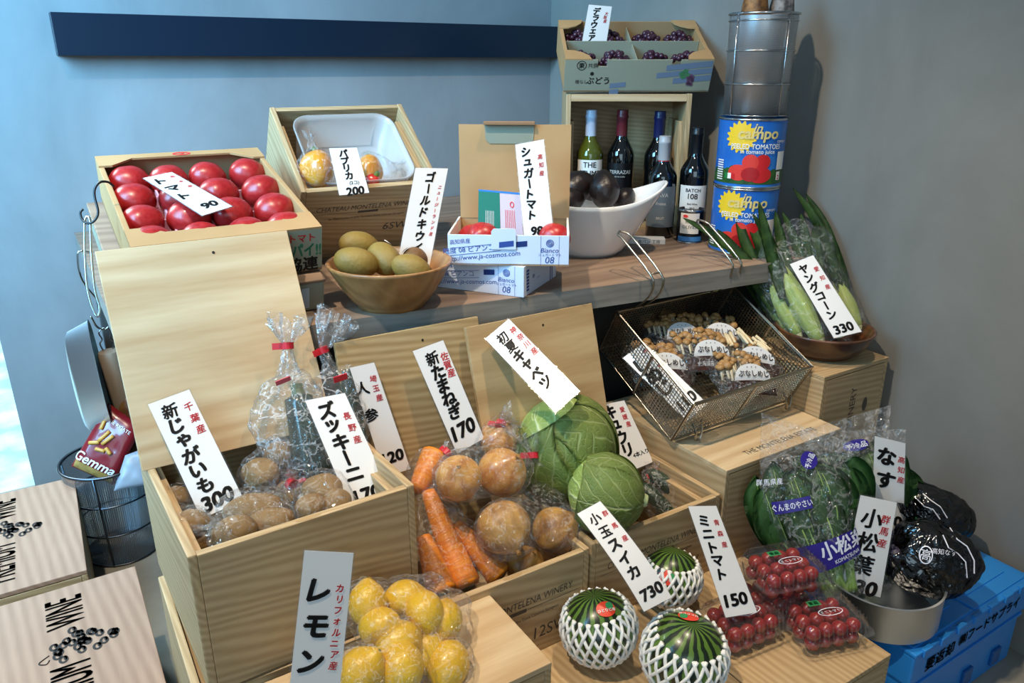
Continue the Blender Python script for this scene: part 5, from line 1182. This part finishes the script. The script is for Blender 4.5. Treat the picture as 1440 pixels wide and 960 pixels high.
for k, (lb, nm, st, dp, th) in enumerate(bags):
    bm, front, fr = sleeve(st, dp, th, seed=20+k); c0 = fr[0][0]
    # plants inside
    for g, gs in ((0, -.5), (1, 0.0), (2, .5)):
        pl = thing('komatsuna', f'komatsuna plant in the {nm}, ' + ['its left side', 'its middle', 'its right side'][g], 'komatsuna', c0, (0, 0, 0), 'komatsuna plants')
        for i in range(9):
            u0, u1 = gs*.9+rnd.uniform(-.22, .22), gs*1.2+(i-4)*.09; v1 = rnd.uniform(.60, .80); off = -.027+.004*((i*4) % 5)
            pts = [front(u0, .03, off), front((u0+u1)/2, .25, off), front(u1, .40, off)]
            bm2 = B(); tube(bm2, spline(pts, 5), lambda s: .0050*(1-.4*s), 8); part('stem', bm2, M_stemk, pl, world=True, smooth=True)
            bm2 = B(); P = [front(u1+(v-.36)*gs*.2, v, off+.002) for v in np.linspace(.36, v1, 12)]; rows = []
            for j, p in enumerate(P):
                t = (P[min(j+1, 11)]-P[max(j-1, 0)]).normalized(); s = t.cross(-_fw).normalized(); q = j/11; w = (.030+.012*((i*7) % 3)/2)*math.sin(min(1, q*.93+.07)*PI)**.6+.001
                rows.append([p+s*w*a-_fw*(w*.10*abs(a)+.0055*math.sin(9*q+5*a*a+i*2)) for a in (-1, -.6, -.2, 0, .2, .6, 1)])
            loft(bm2, rows, closed=False); bmesh.ops.solidify(bm2, geom=bm2.faces[:], thickness=.0008); lfk = part('leaf', bm2, M_leafk, pl, world=True, smooth=True)
            bm2 = B(); tube(bm2, [P[j]-_fw*(.0022+.0055*math.sin(9*j/11+i*2)) for j in range(11)], lambda s: .0019*(1-.75*s), 6); part('midrib', bm2, M_stemk, lfk, world=True, smooth=True)
    o = single('plastic_bag', bm, M_film, lb, 'bag', loc=c0, group='komatsuna bags', world=True, smooth=True)
    bm = B(); patch(bm, front, -.93, .97, .25, .40, 30, 6); bd = part('purple_band', bm, M_purple, o, world=True, smooth=True)
    f2 = lambda u, v: front(u, v, .0042)
    um, vm = (lambda s: (lambda u, v: f2(u/.055, .33+v/ .25)))(0), None
    bm = B(); text(bm, '小松菜', um, .020, .005, .025, bold=.03, sx=.95); text(bm, 'KOMATSUNA', um, .022, -.013, .0075, bold=.02); part('band_lettering', bm, M_lil, bd, world=True)
    bm = B(); disc(bm, lambda u, v: front(u/.055, .80+v/.25, .003), .004 if k == 0 else .002, 0, .011 if k == 0 else .018, .014 if k == 0 else .010, 28, 2); od = part('oval_mark', bm, M_purple, o, world=True)
    bm = B(); text(bm, '予冷品', lambda u, v: front(u/.055, .80+v/.25, .0042), .004 if k == 0 else .002, 0, .0085 if k == 0 else .0105, rot=1.3 if k == 0 else 0.05, bold=.02); part('mark_lettering', bm, M_lil, od, world=True)
    if k == 0:
        bm = B(); patch(bm, front, -.86, -.10, .545, .60, 14, 3); pb = part('printed_strip', bm, M_purple, o, world=True, smooth=True)
        bm = B(); text(bm, 'ぐんまのやさい', lambda u, v: front(u/.06, .572+v/.25, .0042), -.029, 0, .0088, bold=.02, sx=.8); part('strip_lettering', bm, M_lil, pb, world=True)
        bm = B(); text(bm, '群馬県産', lambda u, v: front(u/.06, .70+v/.25, .003), -.05, 0, .008); part('white_lettering', bm, M_lil, o, world=True)
# aubergines in two smoky bags
M_aub = plain('aubergine_skin', '#0d0a12', .15, coat=.5)
def aub(lb, c, L, r, axis, grp):
    bm = B(); lathe(bm, [(r*.2, 0)]+[(r*math.sin(PI*(.12+.60*k/10))**.7*(1-.25*k/10), L*.02+L*.9*k/10) for k in range(11)]+[(r*.4, L*.95)], 24)
    o = single('aubergine', bm, M_aub, lb, 'aubergine', loc=c, rot=Vector(axis).to_track_quat('Z', 'Y').to_euler(), group=grp, smooth=True)
    bm = B(); lathe(bm, [(r*.7, L*.84), (r*.5, L*.93), (r*.16, L), (r*.16, L*1.1)], 12); part('calyx', bm, plain('aubergine_calyx', '#2a2438', .5), o); return o
def D3(x, y, d): return aD(x, y, d)
for (nm, cx_, cy_, dd, sc, tie, fl, gcol) in (('front bag with the green tie', 1308, 782, -.03, .95, (1283, 733), (1277, 712), M_gtape), ('bag behind against the wall', 1305, 722, .12, .9, None, None, None)):
    os_ = []
    for i, (dx, dy, wd) in enumerate(((-34, 2, 'left'), (0, 8, 'middle'), (34, 14, 'right'))):
        c = D3(cx_+dx*sc, cy_+dy*sc+16, pd+dd+.01*i); os_.append(aub(f'black aubergine in the {nm}, its {wd} one', c-V(0, .0, .02), .075*sc, .024*sc, (-.35+.15*i, .2, .8), 'aubergines in smoky bags'))
    bl = [tuple(D3(cx_+dx*sc, cy_+dy*sc, pd+dd+e))+(r*sc,) for dx, dy, e, r in ((-8, -4, 0, .054), (22, 4, 0, .050), (38, 10, .01, .040), (-30, 12, 0, .040), (-22, -28, 0, .030), (10, 24, 0, .044))]
    b_ = bag(f'smoky dark printed bag of aubergines in the steel pot, {nm}', bl, D3(*tie, pd+dd+.01) if tie else None, D3(*fl, pd+dd+.012) if fl else None, .022, 'aubergine bags', M_filmd, gcol, crumple=.004, grow=.004, rF=.016, seed=30+dd, sub=5)
    cc = V(*b_.location); ctr = D3(cx_, cy_, pd+dd)
    def onbag(x, y, bl=bl):
        r = ray(x, y).normalized(); best = None
        for q in bl:
            s = Vector(q[:3])-EYE; t = s.dot(r); h2 = (s-r*t).length_squared; R2 = (q[3]+.0085)**2
            if h2 < R2: tt = t-math.sqrt(R2-h2); best = tt if best is None or tt < best else best
        return EYE+r*(best if best is not None else (ctr-EYE).dot(r)-.04)
    k = 1
    mpx = lambda u, v: onbag(u, -v)
    bm = B()
    if tie:
        ringband(bm, mpx, 1302, -780, 10, 13, 1.6, 28); text(bm, '高', mpx, 1302, -780, 18, rot=-.25); text(bm, '高知なす', mpx, 1328, -776, 9, rot=-.12)
        tube(bm, [onbag(x, y) for x, y in ((1326, 752), (1334, 770), (1347, 778), (1358, 790), (1360, 812))], .0011, 5); tube(bm, [onbag(x, y) for x, y in ((1336, 742), (1346, 758), (1360, 768), (1370, 788), (1370, 806))], .0011, 5)
    else:
        tube(bm, [onbag(x, y) for x, y in ((1290, 702), (1300, 712), (1312, 716), (1322, 730))], .0011, 5); tube(bm, [onbag(x, y) for x, y in ((1298, 694), (1310, 704), (1322, 712), (1332, 728))], .0011, 5)
    part('white_print', bm, M_lil, b_, world=True)
price_card('white card standing behind in the steel pot with its lower part hidden', [(1228.5, 611), (1275, 622), (1272, 748), (1224, 738)], D3(1250, 680, pd-.005), (-.55, -.83, .05),
           [('なす', .40, .20, .46, .46)], [('高知産', .84, .20, .42, .20)], ('500', .55, .90, .44))
price_card('white card with price 130 standing at the front rim of the steel pot', [(1208.7, 693.7), (1263.5, 705), (1240, 842), (1180, 828)], D3(1222, 765, pd-.052), (-.52, -.83, .15),
           [('小松葉', .42, .22, .70, .45)], [('群馬産', .76, .20, .44, .21)], ('130', .50, .93, .48))

# ================================================================ melons in foam nets, cherry tomato packs
def melon_mat():
    m, nt, N, L, b = nodes_of('watermelon_skin'); tc = N.new('ShaderNodeTexCoord'); sp = N.new('ShaderNodeSeparateXYZ'); L.new(tc.outputs['Object'], sp.inputs[0])
    at = N.new('ShaderNodeMath'); at.operation = 'ARCTAN2'; L.new(sp.outputs[1], at.inputs[0]); L.new(sp.outputs[0], at.inputs[1])
    n = N.new('ShaderNodeTexNoise'); n.inputs['Scale'].default_value = 38; n.inputs['Detail'].default_value = 4; L.new(tc.outputs['Object'], n.inputs[0])
    ad = N.new('ShaderNodeMath'); ad.operation = 'MULTIPLY_ADD'; ad.inputs[1].default_value = 17; L.new(at.outputs[0], ad.inputs[0])
    n5 = N.new('ShaderNodeMath'); n5.operation = 'MULTIPLY'; n5.inputs[1].default_value = 7.0; L.new(n.outputs[0], n5.inputs[0]); L.new(n5.outputs[0], ad.inputs[2])
    si = N.new('ShaderNodeMath'); si.operation = 'SINE'; L.new(ad.outputs[0], si.inputs[0])
    r = N.new('ShaderNodeValToRGB'); r.color_ramp.elements[0].position = .42; r.color_ramp.elements[1].position = .68; r.color_ramp.elements[0].color = hexc('#16220f'); r.color_ramp.elements[1].color = hexc('#55742c')
    mr = N.new('ShaderNodeMath'); mr.operation = 'MULTIPLY_ADD'; mr.inputs[1].default_value = .5; mr.inputs[2].default_value = .5; L.new(si.outputs[0], mr.inputs[0]); L.new(mr.outputs[0], r.inputs[0]); L.new(r.outputs[0], b.inputs['Base Color']); setp(b, rough=.3, coat=.3); return m
M_mel = melon_mat(); M_foam = plain('white_foam', '#e6e6e2', .7, sss=.0)
for lb, x, y, z0, R, tilt, az, stk in (('small watermelon at the left with an orange sticker facing forward', 840, 922, .237, .0585, (-.15, -.10), .4, (852, 856)), ('small watermelon in front with a round orange sticker on top', 958, 965, .237, .0625, (.16, .04), 1.7, (968, 866)), ('small watermelon behind the drooping price card', 940, 845, .237, .052, (-.05, .12), 2.9, (938, 812))):
    c = aZ(x, y, z0); c.z = z0+R*.97
    o = thing('watermelon', lb, 'watermelon', c, (tilt[0], tilt[1], 0), 'small watermelons'); bm = B(); blob(bm, (R, R, R*.97), 4, .01, 1.5, x); part('rind', bm, M_mel, o, smooth=True)
    bm = B(); disc(bm, lambda u, v: Vector((u, v, R*.965-(u*u+v*v)*.5/R)), 0, 0, .004, .004, 10, 1); part('stem_scar', bm, plain('melon_scar', '#3c4420', .7), o)
    W_ = wmat(o); s = ray(*stk).normalized(); oc = c-EYE; t = oc.dot(s); t -= math.sqrt(max(1e-6, R*R*.97-(oc-s*t).length_squared)); dct = (EYE+s*t-c).normalized(); ex = Vector((0, 0, 1)).cross(dct).normalized(); ey = dct.cross(ex)
    sph = lambda off: (lambda u, v: c+(dct+ex*(u/R)+ey*(v/R)).normalized()*(R*1.008+off))
    bm = B(); disc(bm, sph(0), 0, 0, .0155, .0125, 28, 3); st = part('sticker', bm, plain('sticker_orange', '#d8412a', .4), o, world=True)
    bm = B(); disc(bm, sph(.0006), .0065, .004, .006, .006, 20, 2); part('sticker_leaf', bm, plain('sticker_green', '#2d8a52', .4), st, world=True)
    bm = B(); text(bm, 'ひとりじめ', sph(.001), 0, -.0025, .0058, bold=.03); part('sticker_lettering', bm, M_whitebox, st, world=True)
    bm = B(); NS = 23
    for sg in (-1, 1):
        for i in range(NS):
            a0 = 2*PI*i/NS; pts = []
            for k in range(25):
                u = k/24; th = PI*(.99-.715*u)+.0; a = a0+sg*u*1.15; rr = R*1.018+.0012*sg*math.cos(u*24*PI/2)
                pts.append((rr*math.sin(th)*math.cos(a), rr*math.sin(th)*math.sin(a), rr*math.cos(th)*.97))
            tube(bm, pts, .0027, 6)
    single('foam_net', bm, M_foam, 'white foam net around the ' + lb.replace('with an orange sticker facing forward', '').replace('with a round orange sticker on top', '').strip(), 'foam net', loc=c, rot=(tilt[0], tilt[1], 0), group='foam nets on the watermelons', smooth=True)
price_card('long drooping white card lying over the watermelons, price 730', [(809.4, 721.7), (844, 702.6), (947, 840), (905, 862)], aY(875, 790, .735), (-.15, -.72, .68),
           [('小玉スイカ', .40, .12, .66, .34)], [('群馬産', .80, .12, .38, .18)], ('730', .54, .87, .44), bend=.010)
M_ct = plain('cherry_tomato', '#7c1210', .25, col2='#96201a', noise_scale=8, coat=.5)
ctm = to_mesh('cherry_tomato', blob(B(), (1, 1, .95), 3), M_ct, True)
for nm, x, y, z0, yw in (('upper pack stacked on another', 1098, 822, .296, R_(-16)), ('right pack at the edge of the pine box', 1153, 893, .237, R_(-18)), ('left pack under the foot of the mini tomato card', 1040, 893, .237, R_(-6)), ('pack at the bottom of the stack', 1085, 858, .237, R_(-10))):
    c = aZ(x, y, z0); w, d = .126, .098
    o = thing('tomato_pack', f'clear plastic clamshell of cherry tomatoes, {nm}', 'tomato pack', c, (0, 0, yw), 'cherry tomato packs')
    bm = B(); prof = [rrect(w*.40, d*.40, .001, .012), rrect(w*.45, d*.45, .028, .014), rrect(w*.53, d*.53, .029, .016), rrect(w*.53, d*.53, .0305, .016)]
    loft(bm, prof, True, True, False); part('tray', bm, M_clear, o, smooth=False)
    bm = B(); prof = [rrect(w*.53, d*.53, .031, .016), rrect(w*.47, d*.47, .032, .014), rrect(w*.43, d*.43, .050, .013), rrect(w*.40, d*.40, .054, .012)]
    loft(bm, prof, True, False, True)
    lid = part('lid', bm, M_clear, o)
    bm = B()
    for k in range(12):
        for sy in (-1, 1): tube(bm, [(-w*.36+w*.72*k/11, sy*d*.47, .033), (-w*.36+w*.72*k/11, sy*d*.425, .0525)], .0013, 5)
    for k in range(9):
        for sx in (-1, 1): tube(bm, [(sx*w*.47, -d*.34+d*.68*k/8, .033), (sx*w*.427, -d*.34+d*.68*k/8, .0525)], .0013, 5)
    part('lid_ribs', bm, M_clear, lid)
    mp = plane_map((0, 0, .0545), (1, 0, 0), (0, 1, 0)); bm = B(); patch(bm, mp, -.022, .0, .008, .020, 1, 1); sk = part('green_sticker', bm, plain('sticker_green', '#2d8a52', .4), lid)
    bm = B(); text(bm, '青森', mp, -.011, .014, .009, bold=.03); part('sticker_lettering', bm, M_whitebox, sk)
    bm = B(); ringband(bm, mp, .004, -.010, .022, .009, .0014, 32); text(bm, 'ミニトマト', mp, .004, -.010, .0075); part('lid_print', bm, M_lil, lid)
    Mx = Matrix.LocRotScale(c, Matrix.Rotation(yw, 3, 'Z'), None)
    for j in range(3):
        for i in range(4):
            for q in range(2):
                e = bpy.data.objects.new('cherry_tomato', ctm); COL.objects.link(e); r = .0125
                e.location = Mx @ V(-.036+.024*i+rnd.uniform(-.002, .002), -.026+.026*j+rnd.uniform(-.002, .002), .0135+.0215*q); e.scale = (r, r, r); e.rotation_euler = (rnd.random(), rnd.random(), rnd.random()*3)
                tag(e, 'cherry tomato inside the ' + {'u': 'upper stacked clear pack', 'r': 'clear pack at the box edge', 'l': 'clear pack under the card foot', 'p': 'bottom clear pack of the stack'}[nm[0]], 'cherry tomato', 'cherry tomatoes in the ' + nm)
price_card('white card priced 150 leaning on the cherry tomato packs', [(965.7, 710), (1008, 709.5), (1067, 862), (1019.5, 870)], aY(1015, 790, .690), (-.2, -.84, .42),
           [('ミニトマト', .36, .14, .62, .30)], [('青森産', .76, .16, .36, .17)], ('150', .50, .85, .46))

# ================================================================ lemons
M_lem = plain('lemon_peel', '#d6a50a', .32, col2='#e2bd1c', noise_scale=9, bump=.25, bump_scale=150, coat=.2)
lm = []
for lb, x, y, Y, g in (('lemon at the upper left of the upper lemon bag', 517, 848, .80, 0), ('lemon at the back of the upper lemon bag', 569, 842, .80, 0), ('big lemon in the middle of the upper lemon bag', 597, 860, .765, 0), ('lemon at the front left of the upper lemon bag', 535, 882, .765, 0), ('lemon at the right of the upper lemon bag', 624, 872, .76, 0),
                       ('lemon at the left of the lower lemon bag', 508, 945, .715, 1), ('lemon in the middle of the lower lemon bag', 564, 940, .705, 1), ('lemon at the right of the lower lemon bag', 630, 934, .71, 1), ('lemon half hidden between the lower lemons', 598, 915, .74, 1), ('lemon under the front of the upper lemon bag', 560, 905, .74, 1)):
    r = .0265 if g == 0 else .029; bm = B()
    blob(bm, (r, r, r), 4, .015, 2, x, f=lambda d, p: Vector((p.x*.96, p.y*.96, p.z*(1.08)+math.copysign(.15*r*max(0, (abs(d.z)-.86)/.14)**1.3, d.z))))
    o = single('lemon', bm, M_lem, lb, 'lemon', loc=aY(x, y, Y), rot=(rnd.uniform(.6, 1.6), rnd.uniform(-.6, .6), rnd.uniform(0, 3)), group='lemons in clear bags', smooth=True); lm.append((o, g))
    bm = B(); lathe(bm, [(r*.10, r*1.18), (r*.07, r*1.235), (r*.02, r*1.25)], 8); part('stem_end', bm, plain('lemon_stem', '#6d6a2c', .7), o)
for g, lb in ((0, 'upper clear bag of lemons with its open flap raised'), (1, 'lower clear bag of lemons at the bottom edge')):
    bl = balls_of([o for o, k in lm if k == g], 1)
    if g == 0: bl += [tuple(aY(600, 838, .80))+(.022,), tuple(aY(640, 893, .76))+(.018,), tuple(aY(640, 850, .79))+(.014,)]
    bag(lb, bl, None, None, group='lemon bags', mat=M_film2, seed=40+g, crumple=.006, grow=.006, sub=5)
price_card('large white card with vertical writing standing at the front before the lemons', [(426, 771), (500, 775), (476, 1010), (400, 1010)], aY(455, 870, .66), (-.05, -.98, .18),
           [('レモン', .38, .24, .66, .40)], [('カリフォルニア産', .78, .22, .68, .155)], ('300', .5, .86, .42))

# ================================================================ left side: strainer bin, pasta, hanging tools
bc_ = aZ(176, 768, .0)
strainer('round wire mesh bin holding pasta bags beside the potato crate', (bc_.x, bc_.y, .0), .083, .100, .245, (.003, .085, .165, .245), 4, mesh_mat('bin_cloth', '#8e949b', 140, 70, .58), M_gun, 'mesh_bin', yaw=.9, wire=.0022)
bd = depth(V(bc_.x, bc_.y, .28))
def pouch(label, corners, dp, lean, mats, prints, th=.018):
    c = aD(sum(p[0] for p in corners)/4, sum(p[1] for p in corners)/4, dp); n = Vector(lean).normalized()
    q = [onplane(x, y, c, n) for x, y in corners]
    def mp(u, v, off=0):
        b_ = max(0, 1-(2*u-1)**4)*max(0, 1-(2*v-1)**4)
        p = (q[3]*(1-u)+q[2]*u)*(1-v)+(q[0]*(1-u)+q[1]*u)*v
        return p+n*(th*b_**.6+.0025*nz(p, 45)*b_+off)
    bm = B(); patch(bm, lambda u, v: mp(u, v), 0, 1, 0, 1, 26, 30); patch(bm, lambda u, v: mp(1-u, v)-n*(2*th*(max(0, 1-(2*u-1)**4)*max(0, 1-(2*v-1)**4))**.6), 0, 1, 0, 1, 20, 20)
    o = single('pasta_bag', bm, mats, label, 'pasta bag', loc=(q[2]+q[3])/2, group='pasta bags in the mesh bin', world=True, smooth=True)
    for nm, mat, fn in prints:
        bm = B(); fn(bm, mp); part(nm, bm, mat, o, world=True, smooth=nm == 'penne_print')
    return o
M_pred = plain('pasta_bag_red', '#7e1a22', .28, coat=.4); M_pen = plain('penne_yellow', '#cf9a48', .4)
def pen(bm, mp):
    for u, v, a, l in ((.38, .60, 1.2, .34), (.50, .58, 1.1, .34), (.25, .45, .5, .26), (.45, .40, .2, .24), (.22, .72, 1.7, .22), (.62, .44, -.4, .2)):
        tube(bm, [mp(u+l*(s-.5)*math.cos(a)*.9, v+l*(s-.5)*math.sin(a)*.62, .002) for s in (0, .25, .5, .75, 1)], .0045, 8)
pouch('dark red bag of penne pasta standing tilted in the mesh bin', [(152, 566), (199, 600), (160, 682), (100, 655)], bd-.02, (-.35, -.80, .45), M_pred,
      [('penne_print', M_pen, pen), ('white_lettering', M_whitebox, lambda bm, mp: (text(bm, 'Gemma', lambda u, v: mp(u/.085, v/.13, .003), .040, .026, .026, slant=.25, bold=.02), text(bm, 'PENNE RIGATE', lambda u, v: mp(u/.085, v/.13, .003), .042, .108, .0098))),
       ('clear_window', plain('pasta_window', '#a98b4e', .35, col2='#8a6a35', noise_scale=60), lambda bm, mp: patch(bm, lambda u, v: mp(u, v, .0015), .05, .95, .02, .12, 16, 3))])
pouch('dark brown pasta bag behind the penne bag in the mesh bin', [(165, 548), (215, 560), (225, 640), (170, 650)], bd+.05, (-.2, -.9, .3), plain('pasta_bag_dark', '#4a2a22', .3, col2='#8a6a3a', noise_scale=16), [])
pouch('grey white pasta bag at the right inside the mesh bin', [(176, 640), (208, 628), (214, 680), (160, 690)], bd-.045, (-.1, -.8, .5), plain('pasta_bag_grey', '#8f98a3', .4), [], .01)
# pan hanging at the table end
pp = aD(126, 535, 1.84); bm = B()
lathe(bm, [(r*1.25, z*1.1) for r, z in ((.03, 0), (.085, .001), (.098, .008), (.112, .050), (.115, .052), (.112, .053), (.096, .010), (.084, .004), (.03, .003))], 80)
single('steel_pan', bm, M_steelb, 'round steel pan hanging on edge at the left end of the table', 'pan', loc=pp-V(.03, 0, 0), rot=(0, PI/2-.05, -.06), angle=45)
rp = aD(152, 492, 1.80); bm = B(); lathe(bm, [(.010, 0), (.022, -.003), (.025, -.010), (.0255, -.20), (.022, -.21), (.004, -.213)], 32)
o = single('rolling_pin', bm, M_rollwood, 'grey wooden rolling pin hanging upright by a wire loop beside the leaning lid', 'rolling pin', loc=rp, rot=(.0, -.06, 0), angle=50)
bm = B(); tube(bm, spline([rp+V(-.010, 0, .0), rp+V(-.014, 0, .018), rp+V(-.008, 0, .028), rp+V(-.012, 0, .045), rp+V(0, 0, .055), rp+V(.012, 0, .045), rp+V(.008, 0, .028), rp+V(.014, 0, .018), rp+V(.010, 0, .0)], 5), .0016, 8); part('wire_loop', bm, M_steel, o, world=True, smooth=True)
bm = B(); hk = rp+V(0, 0, .050); tube(bm, spline([hk+V(-.022, -.004, .038), hk+V(-.014, -.003, .012), hk+V(.0, 0, .001), hk+V(.012, .0, .012), hk+V(.008, .0, .05), V(.066, hk.y, .66), V(.066, hk.y, .715), V(.074, hk.y, .727), V(.090, hk.y, .7225)], 6), .0022, 8)
single('steel_hook', bm, M_steel, 'bright steel hook carrying the rolling pin', 'hook', loc=hk, world=True, smooth=True)
Sd = depth(V(.11, 1.33, .83)); bm = B()
tube(bm, spline([aD(x, y, Sd+dd) for x, y, dd in ((160, 262, .01), (152, 256, .0), (141, 256, -.01), (134, 264, -.012), (133, 276, -.012), (138, 298, -.012), (133, 310, -.012), (124, 314, -.012), (116, 309, -.012), (113, 299, -.012), (117, 294, -.012))], 6), .0019, 8)
single('s_hook', bm, plain('black_wire', '#15161a', .35), 'black S-shaped hook over the left side of the tomato carton', 'hook', loc=aD(133, 276, Sd), world=True, smooth=True)
bm = B(); tube(bm, spline([aD(x, y, Sd-.01) for x, y in ((123, 304), (119, 312), (119, 350), (122, 400), (129, 430), (137, 445), (140, 432), (133, 405), (128, 350), (127, 312), (123, 304))], 6), .0020, 8)
single('ladle_handle', bm, M_steel, 'long steel wire handle hanging from the black S-shaped hook', 'utensil', loc=aD(123, 304, Sd), world=True, smooth=True)
